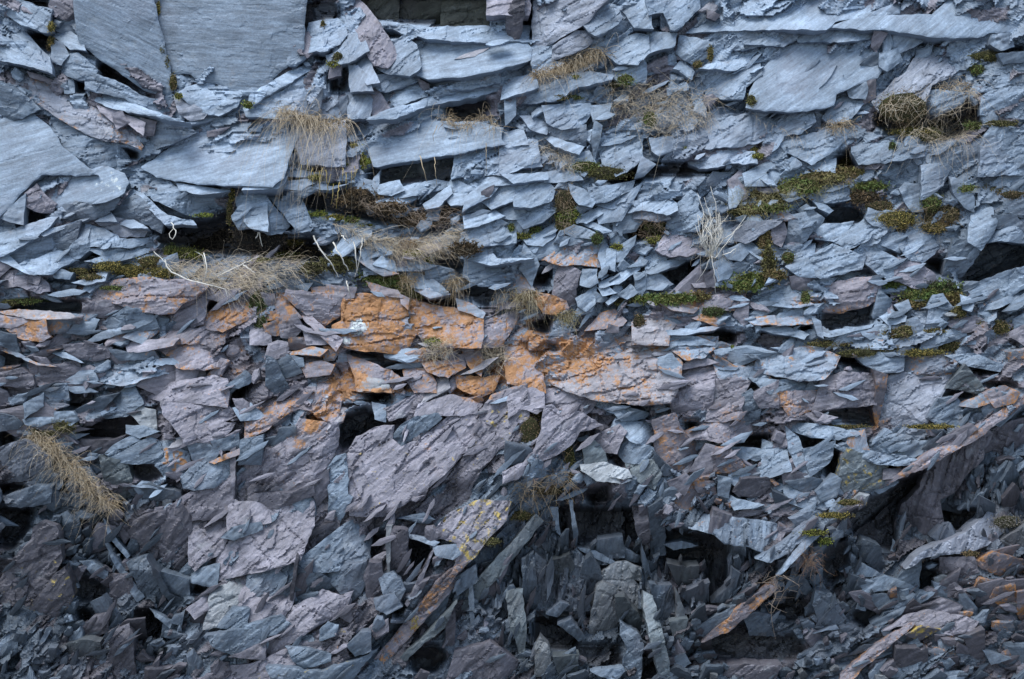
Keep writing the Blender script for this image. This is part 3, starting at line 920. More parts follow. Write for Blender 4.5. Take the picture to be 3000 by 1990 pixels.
def slate_material():
    m, t, b = mat('slate')
    at = N(t, 'ShaderNodeAttribute', attribute_name='rock'); gr = N(t, 'ShaderNodeAttribute', attribute_name='growth')
    uv = N(t, 'ShaderNodeUVMap', uv_map='grain'); tc = N(t, 'ShaderNodeNewGeometry')
    mp = N(t, 'ShaderNodeMapping'); mp.inputs['Scale'].default_value = (5, 42, 1); t.links.new(uv.outputs[0], mp.inputs[0])
    mp2 = N(t, 'ShaderNodeMapping'); mp2.inputs['Scale'].default_value = (14, 170, 1); t.links.new(uv.outputs[0], mp2.inputs[0])
    P = tc.outputs['Position']
    st = noise(t, mp.outputs[0], 1, 5, .6); st2 = noise(t, mp2.outputs[0], 1, 3, .6)
    bl = noise(t, P, 5.5, 5, .6); fi = noise(t, P, 70, 4, .65); sp = noise(t, P, 260, 2, .6)
    c = mixc(t, 1.0, at.outputs['Color'], ramp(t, st, .27, .73, .62, 1.38), 'MULTIPLY')
    c = mixc(t, 1.0, c, ramp(t, st2, .25, .75, .82, 1.18), 'MULTIPLY')
    c = mixc(t, 1.0, c, ramp(t, bl, .3, .7, .80, 1.20), 'MULTIPLY')
    c = mixc(t, 1.0, c, ramp(t, fi, .25, .75, .78, 1.22), 'MULTIPLY')
    c = mixc(t, 1.0, c, ramp(t, sp, .2, .8, .85, 1.15), 'MULTIPLY')
    # purple / grey-green wander of the stone itself
    hue = noise(t, P, 2.3, 3)
    c = mixc(t, ramp(t, hue, .5, .72, 0, .25), c, (.185, .172, .200))
    c = mixc(t, ramp(t, noise(t, P, 9, 4), .62, .75, 0, .30), c, (.30, .33, .35))
    # iron staining
    c = mixc(t, ramp(t, noise(t, P, 6.7, 5, .65), .63, .72, 0, .22), c, (.20, .155, .12))
    sep = N(t, 'ShaderNodeSeparateColor'); t.links.new(gr.outputs['Color'], sep.inputs[0])
    ln = mth(t, 'ADD', mth(t, 'MULTIPLY', noise(t, P, 46, 6, .72), .52), mth(t, 'MULTIPLY', noise(t, P, 11, 5, .62), .48))
    def growth(c, chan, nz, cola, colb, gain=.20, off=.622):
        k = mth(t, 'SUBTRACT', mth(t, 'ADD', mth(t, 'MULTIPLY', chan, gain), nz), off)
        k = ramp(t, k, -.022, .06)
        k = mth(t, 'MULTIPLY', k, ramp(t, chan, .005, .03))
        cc = mixc(t, ramp(t, fi, .3, .7), cola, colb)
        cc = mixc(t, 1.0, cc, ramp(t, noise(t, P, 13, 5, .65), .3, .7, .62, 1.25), 'MULTIPLY')
        return mixc(t, mth(t, 'MULTIPLY', k, .93), c, cc)
    c = growth(c, sep.outputs[1], noise(t, P, 30, 4, .65), (.40, .46, .47), (.62, .68, .68), .6, .8)
    stain = mth(t, 'MULTIPLY', ramp(t, sep.outputs[0], .02, .8, 0, .5), ramp(t, noise(t, P, 7, 5, .6), .35, .65))
    c = mixc(t, stain, c, (.275, .205, .19))      # rusty film around the growth
    c = growth(c, sep.outputs[0], ln, (.29, .135, .045), (.43, .215, .085))
    c = growth(c, sep.outputs[2], noise(t, P, 21, 5, .68), (.34, .25, .05), (.52, .40, .12), .2, .68)
    t.links.new(c, b.inputs['Base Color']); b.inputs['Roughness'].default_value = .62
    b.inputs['Specular IOR Level'].default_value = .38
    h = mth(t, 'ADD', mth(t, 'MULTIPLY', st, .45), mth(t, 'ADD', mth(t, 'MULTIPLY', st2, .3), mth(t, 'MULTIPLY', fi, .3)))
    h = mth(t, 'ADD', h, mth(t, 'MULTIPLY', sp, .2))
    bp = N(t, 'ShaderNodeBump'); bp.inputs['Strength'].default_value = .6; bp.inputs['Distance'].default_value = .008
    t.links.new(h, bp.inputs['Height']); t.links.new(bp.outputs[0], b.inputs['Normal'])
    return m
SLATE = slate_material()

def soil_material():
    m, t, b = mat('wet_rock_and_soil'); g = N(t, 'ShaderNodeNewGeometry'); P = g.outputs['Position']
    c = mixc(t, ramp(t, noise(t, P, 7, 5), .35, .65), (.030, .028, .028), (.085, .09, .10))
    c = mixc(t, ramp(t, noise(t, P, 23, 4), .55, .7, 0, .6), c, (.055, .045, .03))
    t.links.new(c, b.inputs['Base Color']); b.inputs['Roughness'].default_value = .85
    bp = N(t, 'ShaderNodeBump'); bp.inputs['Strength'].default_value = 1; bp.inputs['Distance'].default_value = .03
    t.links.new(noise(t, P, 18, 6, .7), bp.inputs['Height']); t.links.new(bp.outputs[0], b.inputs['Normal'])
    return m
SOIL = soil_material()
def plant_material(name, rough=.7, trans=0.0):
    m, t, b = mat(name); a = N(t, 'ShaderNodeAttribute', attribute_name='col'); g = N(t, 'ShaderNodeNewGeometry')
    c = mixc(t, 1.0, a.outputs['Color'], ramp(t, noise(t, g.outputs['Position'], 60, 3), .25, .75, .7, 1.3), 'MULTIPLY')
    t.links.new(c, b.inputs['Base Color']); b.inputs['Roughness'].default_value = rough
    b.inputs['Specular IOR Level'].default_value = .25
    return m
GRASS = plant_material('dry_grass', .6); MOSS = plant_material('moss', .9); TWIG = plant_material('bare_stems', .55)

# ------------------------------------------------------------------ mesh helpers
def make_obj(name, verts, faces, material, smooth=None, uv=None, attrs=(), origin=None, parent=None):
    verts = np.asarray(verts, float)
    if origin is not None: verts = verts - np.asarray(origin)
    me = bpy.data.meshes.new(name)
    faces = [np.asarray(f) for f in faces if len(f)]          # list of (n,3) / (n,4) arrays
    loops = np.concatenate([f.ravel() for f in faces]).astype(np.int32)
    tot = np.concatenate([np.full(len(f), f.shape[1], np.int32) for f in faces])
    start = np.concatenate([[0], np.cumsum(tot)[:-1]]).astype(np.int32)
    me.vertices.add(len(verts)); me.vertices.foreach_set('co', verts.astype(np.float32).ravel())
    me.loops.add(len(loops)); me.loops.foreach_set('vertex_index', loops)
    me.polygons.add(len(tot)); me.polygons.foreach_set('loop_start', start); me.polygons.foreach_set('loop_total', tot)
    if smooth is not None: me.polygons.foreach_set('use_smooth', np.asarray(smooth, bool))
    if uv is not None:
        l = me.uv_layers.new(name='grain'); l.data.foreach_set('uv', np.asarray(uv, np.float32)[loops].ravel())
    for an, arr in attrs:
        a = me.attributes.new(an, 'FLOAT_COLOR', 'POINT'); full = np.ones((len(verts), 4), np.float32); full[:, :3] = arr
        a.data.foreach_set('color', full.ravel())
    me.materials.append(material); me.update(); me.validate()
    o = bpy.data.objects.new(name, me); COL.objects.link(o)
    if origin is not None: o.location = [float(x) for x in origin]
    if parent is not None: o.parent = parent
    return o

# ------------------------------------------------------------------ the rock behind everything, and the quarry floor
def build_base():
    g = 5.0
    us = np.concatenate([np.linspace(-5200, -500, 50)[:-1], np.arange(-500, 3500, g), np.linspace(3500, 8200, 50)])
    vs = np.concatenate([np.linspace(-1500, -340, 26)[:-1], np.arange(-340, 2260, g), [2300]])
    U, V = np.meshgrid(us, vs)
    # broken cleavage in five bearings, each ruling its own part of the face
    W = None; angs = (-25, 5, 25, 42, 76); sc = np.zeros((5,) + U.shape)
    zu, zv = np.arange(-600, 3700, 60.0), np.arange(-500, 2500, 60.0)
    Z = np.array([[zone_at(a, b) for a in zu] for b in zv])
    fi = np.clip((U - zu[0]) / 60, 0, len(zu) - 1.001); fj = np.clip((V - zv[0]) / 60, 0, len(zv) - 1.001)
    i0, j0 = fi.astype(int), fj.astype(int); fx, fy = fi - i0, fj - j0
    def zs(k): 
        z = Z[:, :, k]; return (z[j0, i0] * (1 - fx) + z[j0, i0 + 1] * fx) * (1 - fy) + (z[j0 + 1, i0] * (1 - fx) + z[j0 + 1, i0 + 1] * fx) * fy
    ang, tone, pur, li = zs(2), zs(3), zs(4), zs(5)
    wob = 16 * (fbm(U / 170, V / 120, 77, 3) - .5)
    pick = np.argmin(np.abs(np.stack([ang + wob - a for a in angs])), 0)
    H = np.zeros(U.shape); T = np.ones(U.shape); CP = np.zeros(U.shape); G = np.zeros(U.shape + (2,))
    for k, a in enumerate(angs):
        m = pick == k
        if not m.any(): continue
        u, v = U[m], V[m]; ca, sa = math.cos(R(a)), math.sin(R(a))
        p, q = (u * ca - v * sa) * .002, (u * sa + v * ca) * .002
        wp, wq = p + .05 * (fbm(p * 7, q * 7, 4, 3) - .5), q + .05 * (fbm(p * 7, q * 7, 14, 3) - .5)
        h1, c1 = flakes(wp * 2.6, wq * 6.5, 301 + k, 2.0); h2, c2 = flakes(wp * 7 + 3, wq * 18, 311 + k, 2.2); h3, c3 = flakes(wp * 19, wq * 52, 321 + k, 2.2)
        crk = np.clip((1 - np.abs(2 * fbm(p * 2.5, q * 7, 341, 3) - 1) - .965) / .025, 0, 1)
        H[m] = .075 * h1 + .032 * h2 + .011 * h3 - .03 * crk + .006 * (fbm(p * 30, q * 90, 5, 2) - .5)
        T[m] = 1 + .5 * (c1 - .5) + .4 * (c2 - .5) + .3 * (c3 - .5); CP[m] = .6 * c1 + .4 * c2
        G[m] = np.stack([p, q], -1)
    D = prof(U, V) + .06 - H
    vm = blur(VM.astype(float), 2); i = np.clip(((U - U0) / CELL).astype(int), 0, NU - 1); j = np.clip(((V - V0) / CELL).astype(int), 0, NV - 1)
    ins = (U > U0) & (U < U0 + 4200); dep = vm[j, i] * ins
    rc = blur(RECESS.astype(float), 2)[j, i] * ins
    D = D + .26 * dep + .15 * np.maximum(0, rc - dep)
    D = np.where(V > 2295, 11.8, D)
    p = pos(U, V, D).reshape(-1, 3); p[:, 2] = np.maximum(p[:, 2], -0.3)
    n, mm = U.shape; k = np.arange(n * mm).reshape(n, mm)
    f = np.stack([k[:-1, :-1], k[1:, :-1], k[1:, 1:], k[:-1, 1:]], -1).reshape(-1, 4)
    ispur = (CP < .5 + .55 * (pur - .5))[..., None]
    gl = np.vectorize(gloom)(U[::8, ::8], V[::8, ::8]); gl = np.repeat(np.repeat(gl, 8, 0), 8, 1)[:n, :mm]
    col = np.where(ispur, np.array(BASECOL['p']), np.array(BASECOL['b'])) * ((.36 + .128 * np.clip(tone - gl, .3, 9)) * T)[..., None]  # shade of the lower face painted into the bedrock colour
    hole_shade = np.clip(np.maximum(dep, rc) * 1.3 - .3, 0, .85)[..., None]  # shade inside gaps and recesses, painted into the rock colour
    col = col * (1 - hole_shade) + np.array((.060, .062, .070)) * hole_shade
    gro = np.zeros(U.shape + (3,)); gro[..., 0] = np.clip(np.maximum(li * .8, lichen_field(U, V)) * (1 - hole_shade[..., 0]), 0, 1)
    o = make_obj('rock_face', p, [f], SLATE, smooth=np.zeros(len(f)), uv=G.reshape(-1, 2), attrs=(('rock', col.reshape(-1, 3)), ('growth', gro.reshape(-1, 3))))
    o['kind'] = 'structure'
    top = pos(us, np.full(len(us), -1500.0), prof(us, np.full(len(us), -1500.0)) + .06)
    back = top + np.array([0, 9, 2.5]); q = np.concatenate([top, back]); m = len(us); k = np.arange(m - 1)
    o2 = make_obj('hill', q, [np.stack([k, k + 1, k + 1 + m, k + m], -1)], SOIL); o2['kind'] = 'structure'
gm, gt_, gb = mat('quarry_gravel'); gg = N(gt_, 'ShaderNodeNewGeometry')
gt_.links.new(mixc(gt_, ramp(gt_, noise(gt_, gg.outputs['Position'], 9, 6, .7), .3, .7), (.10, .11, .13), (.23, .24, .27)), gb.inputs['Base Color'])
gb.inputs['Roughness'].default_value = .9
fl = make_obj('quarry_floor', [(-600, -900, 0), (600, -900, 0), (600, 1.2, 0), (-600, 1.2, 0)], [[(0, 1, 2, 3)]], gm); fl['kind'] = 'structure'

# ------------------------------------------------------------------ slate
PLANES = []
def plane_depth(u, v, n, u0, v0, D0):
    d = lambda a, b: n[0] * (a - 1500) / FK + n[1] - n[2] * (b - 995) / FK
    return D0 * d(u0, v0) / d(u, v)
def jag(pts, step, amp, r):
    out = []
    n = len(pts)
    for i in range(n):
        a = np.array(pts[i]); b = np.array(pts[(i + 1) % n]); L = np.linalg.norm(b - a)
        k = max(1, int(L / step)); d = (b - a) / max(L, 1e-6); nn = np.array([-d[1], d[0]])
        w = 0.0
        out.append(a + np.array([r.uniform(-1, 1), r.uniform(-1, 1)]) * amp * .3)
        for j in range(1, k):
            w = w * .55 + r.gauss(0, 1) * amp * .55
            edge = min(j, k - j) / k
            out.append(a + d * L * j / k + nn * w * min(1, edge * 4 + .3))
    return np.array(out)
def glyph(u, v):
    "orange growth lying in strokes like letters on one slab"
    s = [((160, 92), (166, 96)), ((160, 96), (165, 95)), ((150, 100), (154, 99)), ((153, 99), (154, 112)), ((150, 112), (155, 112)),
         ((160, 99), (161, 120)), ((161, 101), (167, 103)), ((167, 103), (163, 107)), ((163, 107), (171, 111)), ((171, 113), (163, 112)), ((157, 117), (162, 120))]
    d = np.full(np.shape(u), 1e9); o = tile(0, 2)
    for a, b in s:
        ax, ay = o[0] + a[0] * 3.189, o[1] + a[1] * 3.189; bx, by = o[0] + b[0] * 3.189, o[1] + b[1] * 3.189
        tt = np.clip(((u - ax) * (bx - ax) + (v - ay) * (by - ay)) / ((bx - ax) ** 2 + (by - ay) ** 2), 0, 1)
        d = np.minimum(d, np.hypot(u - ax - tt * (bx - ax), v - ay - tt * (by - ay)))
    return d
LF = [(1004, 1133, 130, 62, -.6, .9), (950, 1215, 120, 34, -.7, .8), (1671, 1055, 190, 85, 0, .88), (1392, 1140, 80, 42, 0, .95), (1296, 1063, 70, 40, 0, .75), (1131, 1146, 130, 12, 0, .85), (1560, 1000, 80, 55, 0, .9), (1480, 1090, 70, 50, 0, .95), (1830, 1020, 70, 60, 0, .5),
      (1240, 900, 90, 40, .2, .8), (1090, 930, 110, 60, 0, .9), (830, 900, 40, 60, 0, .6), (660, 940, 80, 40, -.5, .55), (120, 960, 90, 25, 0, .5), (880, 1300, 26, 22, 0, .85), (1270, 1350, 20, 60, -.5, .25), (2100, 985, 60, 40, 0, .4), (2300, 1165, 40, 20, 0, .55), (560, 1010, 130, 30, -.3, .55), (420, 870, 200, 14, .12, .6), (700, 1085, 60, 20, -.4, .5), (1960, 930, 60, 18, 0, .6), (2130, 1220, 60, 40, .4, .45), (2560, 1240, 20, 50, 0, .6), (2380, 880, 80, 22, 0, .6)]
def lichen_field(u, v):
    f = np.zeros(np.shape(u))
    for a, b, ra, rb, th, st in LF:
        x = (u - a) * math.cos(th) + (v - b) * math.sin(th); y = -(u - a) * math.sin(th) + (v - b) * math.cos(th)
        f = np.maximum(f, st * np.clip(1.6 - 1.3 * np.hypot(x / ra, y / rb), 0, 1))
    return f
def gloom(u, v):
    "shade of the lower face and corners, put into rock colour and outward lean"
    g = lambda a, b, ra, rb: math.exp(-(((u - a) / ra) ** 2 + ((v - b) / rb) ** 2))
    return 2.1 * min(1, max(0, (v - 980) / 760)) + 1.3 * g(150, 1750, 480, 380) + 1.0 * g(2900, 1650, 420, 420) + 2.5 * g(1850, 1720, 500, 230) + .7 * g(0, 1150, 260, 250) + .8 * g(3000, 750, 330, 420)  # shade as a tone drop: darkens the colour as well as tilting slabs
def tone_color(kind, tone):
    c = np.array(BASECOL[kind])
    if kind == 'p' and tone >= 7: c = c * .35 + np.array((.218, .224, .244)) * .65      # weathered, almost white faces
    return c * (0.36 + 0.128 * tone)

build_base()
def build_plate(code, pts, idx):
    "one split slab: traced outline, its own tilt, relief, thickness"
    r = random.Random(idx * 7919 + 13)
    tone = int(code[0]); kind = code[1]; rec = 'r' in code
    num = lambda ch: next((int(code[code.index(ch) + 1:code.index(ch) + 3].rstrip('RYWGLrFT')) if code[code.index(ch) + 1:code.index(ch) + 2].isdigit() else 0 for _ in (0,) if ch in code), 0)
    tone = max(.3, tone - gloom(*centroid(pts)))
    lich, yel = num('L') / 10, num('Y') / 10
    c0 = centroid(pts); A = area(pts)
    h = max(p[1] for p in pts) - min(p[1] for p in pts); w = max(p[0] for p in pts) - min(p[0] for p in pts)
    az = (tone - 4.6) * .19 + r.uniform(-.07, .07); ax = r.uniform(-.22, .22) - (.08 if tone >= 7 else 0)
    az = np.clip(az, -.24 / (h * .002 + .03), .24 / (h * .002 + .03))
    ax = np.clip(ax, -.10 / (w * .002 + .03), .10 / (w * .002 + .03))
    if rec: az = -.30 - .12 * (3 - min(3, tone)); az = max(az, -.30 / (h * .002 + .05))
    n = np.array([ax, -1.0, az]); n /= np.linalg.norm(n)
    z = zone_at(*c0); ang = R(z[2])
    sj, si, m = raster(pts)
    D0 = float(prof(*c0)) + (.17 + .03 * (4 - min(tone, 4)) if rec else r.uniform(-.025, .02))
    if not rec and m.any():
        Dp = plane_depth(GU[sj, si][m], GV[sj, si][m], n, c0[0], c0[1], D0)
        diff = Dp - BUF[sj, si][m]
        sh = np.percentile(diff, 64) + .004
        if sh > 0: D0 -= min(sh, .10)
        if 'F' in code: D0 -= .05
    step = 13 if A > 20000 else 10
    B = jag(pts, step, 2.6 if A > 6000 else 1.8, r)
    g = 4.6 if A > 12000 else 4.0
    x0, y0 = B.min(0); x1, y1 = B.max(0)
    X, Y = np.meshgrid(np.arange(x0 + g / 2, x1, g), np.arange(y0 + g / 2, y1, g)); X = X.ravel() + rng.uniform(-.35, .35, X.size) * g; Y = Y.ravel() + rng.uniform(-.35, .35, Y.size) * g
    k = inside([tuple(q) for q in B], X, Y); X, Y = X[k], Y[k]
    def edge_d(u, v):
        d = np.full(len(u), 1e9); Bn = np.roll(B, -1, 0)
        for a, b in zip(B, Bn):
            e = b - a; L2 = max((e ** 2).sum(), 1e-9); tt = np.clip(((u - a[0]) * e[0] + (v - a[1]) * e[1]) / L2, 0, 1)
            d = np.minimum(d, (u - a[0] - tt * e[0]) ** 2 + (v - a[1] - tt * e[1]) ** 2)
        return np.sqrt(d)
    k = edge_d(X, Y) > g * .55; X, Y = X[k], Y[k]
    nb = len(B)
    vin = [Vector(q) for q in B] + [Vector((float(a), float(b))) for a, b in zip(X, Y)]
    res = delaunay_2d_cdt(vin, [], [list(range(nb))], 1, 1e-4)
    vo = np.array([(q[0], q[1]) for q in res[0]]); tri = np.array([f for f in res[2] if len(f) == 3])
    if len(tri) == 0: return None
    so = r.uniform(0, 500); ca, sa = math.cos(ang), math.sin(ang)
    size = min(1.0, math.sqrt(A) / 260)
    mt = math.sqrt(A) * .002; cre = []
    for q in range(r.choice((2, 3, 4, 5)) if A > 5000 else r.choice((1, 2, 3))):
        th = ang + r.gauss(0, .45) + r.choice((math.pi / 2, -math.pi / 2, math.pi / 2, 0, math.pi)) if r.random() < .75 else r.uniform(0, 6.28)
        cre.append((math.cos(th), math.sin(th), r.uniform(.02, .42) * mt, r.uniform(.12, .6) * (1 if r.random() < .8 else -.5)))
    soft = .3 if (kind == 'b' and c0[1] < 700 and A > 26000) else (.6 if A > 60000 else 1.0)
    def relief(u, v):
        X, Y = (u - c0[0]) * .002, -(v - c0[1]) * .002
        f = 0
        for cx, cy, of_, sl in cre: f = f - sl * soft * np.maximum(0, X * cx + Y * cy - of_ + .012 * (fbm(X * 9, Y * 9, idx + 3, 2) - .5))
        p = ((u * ca - v * sa) * .002 + so); q = ((u * sa + v * ca) * .002 + so * .7)
        low = fbm(p * 2.2, q * 3.0, idx, 3) - .5
        t1 = fbm(p * 4, q * 13, idx + 5, 4) * 6; fl = np.floor(t1); fr = t1 - fl
        ter = (fl + np.clip(fr / .18, 0, 1)) / 6 - .5
        fine = fbm(p * 16, q * 60, idx + 9, 3) - .5
        cr = 1 - np.abs(2 * fbm(p * 5, q * 2.2, idx + 31, 3) - 1); crk = np.clip((cr - .962) / .02, 0, 1)
        cr2 = 1 - np.abs(2 * fbm(p * 1.8, q * 9, idx + 41, 3) - 1); crk2 = np.clip((cr2 - .95) / .025, 0, 1)
        rough = .13 if (kind == 'b' and c0[1] < 700 and A > 26000) else (.5 if A > 60000 else .75)
        wx = p + .03 * (fbm(p * 12, q * 12, 4, 2) - .5); wy = q + .03 * (fbm(p * 12, q * 12, 14, 2) - .5)
        f1, c1 = flakes(wx * 5.5, wy * 13, idx + 50, 2.2); f2, c2 = flakes(wx * 15 + 5, wy * 38, idx + 60, 2.2)
        relief.tint = 1 + max(.55, rough) * (.34 * (c1 - .5) + .34 * (c2 - .5))
        return (f + .014 * size * low + (.012 * size + .005) * ter * rough + .005 * fine * rough - (.011 * crk + .017 * crk2) * (.3 + .7 * size) * (.1 if rough < .3 else 1)
                + (.015 * size + .004) * f1 * rough + (.006 * size + .003) * f2 * rough)
    def rise(ed): return .007 * size * (1 - np.exp(-ed / 4.0)) + .003
    def place(u, v, extra=0.0): return plane_depth(u, v, n, c0[0], c0[1], D0) - relief(u, v) + extra
    ed = edge_d(vo[:, 0], vo[:, 1])
    Df = place(vo[:, 0], vo[:, 1]) - rise(ed)
    tint = relief.tint; Pf = pos(vo[:, 0], vo[:, 1], Df)
    # side walls
    Db = place(B[:, 0], B[:, 1]) - rise(np.zeros(nb))
    Pb = pos(B[:, 0], B[:, 1], Db)
    thick = max(.035 + .05 * size, min(.40, float(prof(*c0)) + .12 - D0))
    dr = -n * .30 + np.array([0, 1.0, 0]); dr /= np.linalg.norm(dr)
    rings = [Pb]
    nr = 3
    for q in range(1, nr + 1):
        jit = (rng.random((nb, 1)) - .5) * .012
        cen = Pb.mean(0); rad = Pb - cen
        rings.append(Pb + dr * thick * q / nr + rad * (jit - .015 * q))
    V = np.concatenate([Pf] + rings); of = len(Pf)
    i = np.arange(nb); j = (i + 1) % nb; quads = []
    sgn = sum(B[a - 1][0] * B[a][1] - B[a][0] * B[a - 1][1] for a in range(nb))
    for q in range(nr):
        a = of + q * nb; b_ = a + nb
        f = np.stack([a + i, b_ + i, b_ + j, a + j], -1) if sgn > 0 else np.stack([a + j, b_ + j, b_ + i, a + i], -1)
        quads.append(f)
    # orient the front towards the camera
    e = np.cross(Pf[tri[:, 1]] - Pf[tri[:, 0]], Pf[tri[:, 2]] - Pf[tri[:, 0]])
    flip = e[:, 1] > 0; tri[flip] = tri[flip][:, ::-1]
    uvw = np.concatenate([vo] + [B + np.array([q * 20, q * 35.0]) for q in range(nr + 1)]) * .002
    uvg = np.stack([uvw[:, 0] * ca - uvw[:, 1] * sa + so, uvw[:, 0] * sa + uvw[:, 1] * ca + so], -1)
    cc = tone_color(kind, tone) * r.uniform(.92, 1.08) * (.62 if rec and kind != 'v' else 1)   # recess faces painted darker to deepen their shade
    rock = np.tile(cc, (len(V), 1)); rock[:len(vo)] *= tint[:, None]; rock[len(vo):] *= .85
    gro = np.zeros((len(V), 3))
    uu = np.concatenate([vo[:, 0]] + [B[:, 0]] * (nr + 1)); vv = np.concatenate([vo[:, 1]] + [B[:, 1]] * (nr + 1))
    if lich:
        base = lich * (.75 + .5 * (fbm(uu / 90 + so, vv / 60, idx + 3, 3) - .3))
        if lich < .45: base = base + .28 * np.exp(-np.concatenate([ed] + [np.zeros(nb)] * (nr + 1)) / 9) * (lich > .15)
        gro[:, 0] = np.clip(base, 0, 1)
    gro[:, 0] = np.maximum(gro[:, 0], lichen_field(uu, vv))
    if yel: gro[:, 2] = np.clip(yel * (.6 + .9 * (fbm(uu / 120 + so, vv / 80, idx + 8, 3) - .2)), 0, 1)
    if 'W' in code: gro[:, 1] = .42 * np.clip(1.2 - np.hypot(uu - 330, vv - 545) / 75, 0, 1)
    if 'R' in code:
        for (a, b, q) in ((1050, 958, 26), (1012, 1000, 15)):
            k = np.hypot((uu - a), (vv - b) * 1.2) < q * (.7 + .6 * vnoise(uu / 8, vv / 8, 3))
            gro[k, 0] *= .3; gro[k, 1] = .62
    if 'G' in code: gro[:, 0] = np.clip(1.25 - glyph(uu, vv) / 5.5, 0, 1)
    sm = np.concatenate([np.zeros(len(tri), bool), np.zeros(nb * nr, bool)])
    if m.any():
        Dq = plane_depth(GU[sj, si], GV[sj, si], n, c0[0], c0[1], D0) - .01
        sub = BUF[sj, si]; sub[m] = np.minimum(sub[m], Dq[m]) if not rec else Dq[m]
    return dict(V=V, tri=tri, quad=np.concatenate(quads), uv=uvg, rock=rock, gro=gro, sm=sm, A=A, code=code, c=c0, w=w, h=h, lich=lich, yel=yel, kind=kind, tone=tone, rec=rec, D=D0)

ZA = [(i, c, p, l, area(p)) for i, (c, p, l) in enumerate(plates)]
ZA.sort(key=lambda t: (0 if 'r' in t[1] else 1, -t[4] if 'T' not in t[1] else -9000))
built = []
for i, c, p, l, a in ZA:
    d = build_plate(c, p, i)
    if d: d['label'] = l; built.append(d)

# filler: the small loose splits between and behind the slabs, one uncountable mass
class Bag:
    def __init__(s): s.V, s.T, s.Q, s.uv, s.rock, s.gro, s.smt, s.smq, s.n = [], [], [], [], [], [], [], [], 0
    def add(s, V, T, Q, uv, rock, gro, smt=False):
        s.V.append(V); s.uv.append(uv); s.rock.append(rock); s.gro.append(gro)
        if len(T): s.T.append(T + s.n); s.smt.append(np.full(len(T), smt))
        if len(Q): s.Q.append(Q + s.n); s.smq.append(np.zeros(len(Q), bool))
        s.n += len(V)
    def build(s, name):
        return make_obj(name, np.concatenate(s.V), [np.concatenate(s.T), np.concatenate(s.Q)], SLATE, smooth=np.concatenate(s.smt + s.smq),
                        uv=np.concatenate(s.uv), attrs=(('rock', np.concatenate(s.rock)), ('growth', np.concatenate(s.gro))))
bag = Bag(); BUF2 = BUF.copy()
er = blur(COVER.astype(float), 3)
def loose(u, v):
    "how rubbly the face is at a spot"
    g = lambda a, b, ra, rb: math.exp(-(((u - a) / ra) ** 2 + ((v - b) / rb) ** 2))
    return min(1, .05 + .9 * g(1950, 1750, 600, 240) + .8 * g(350, 1700, 420, 330) + .8 * g(2800, 1800, 420, 260)  + .5 * g(1800, 700, 620, 170) + .4 * g(2200, 1380, 320, 130)
               + .3 * g(2500, 950, 500, 120) + .25 * g(300, 1080, 350, 130) + .5 * g(2850, 1480, 200, 200))
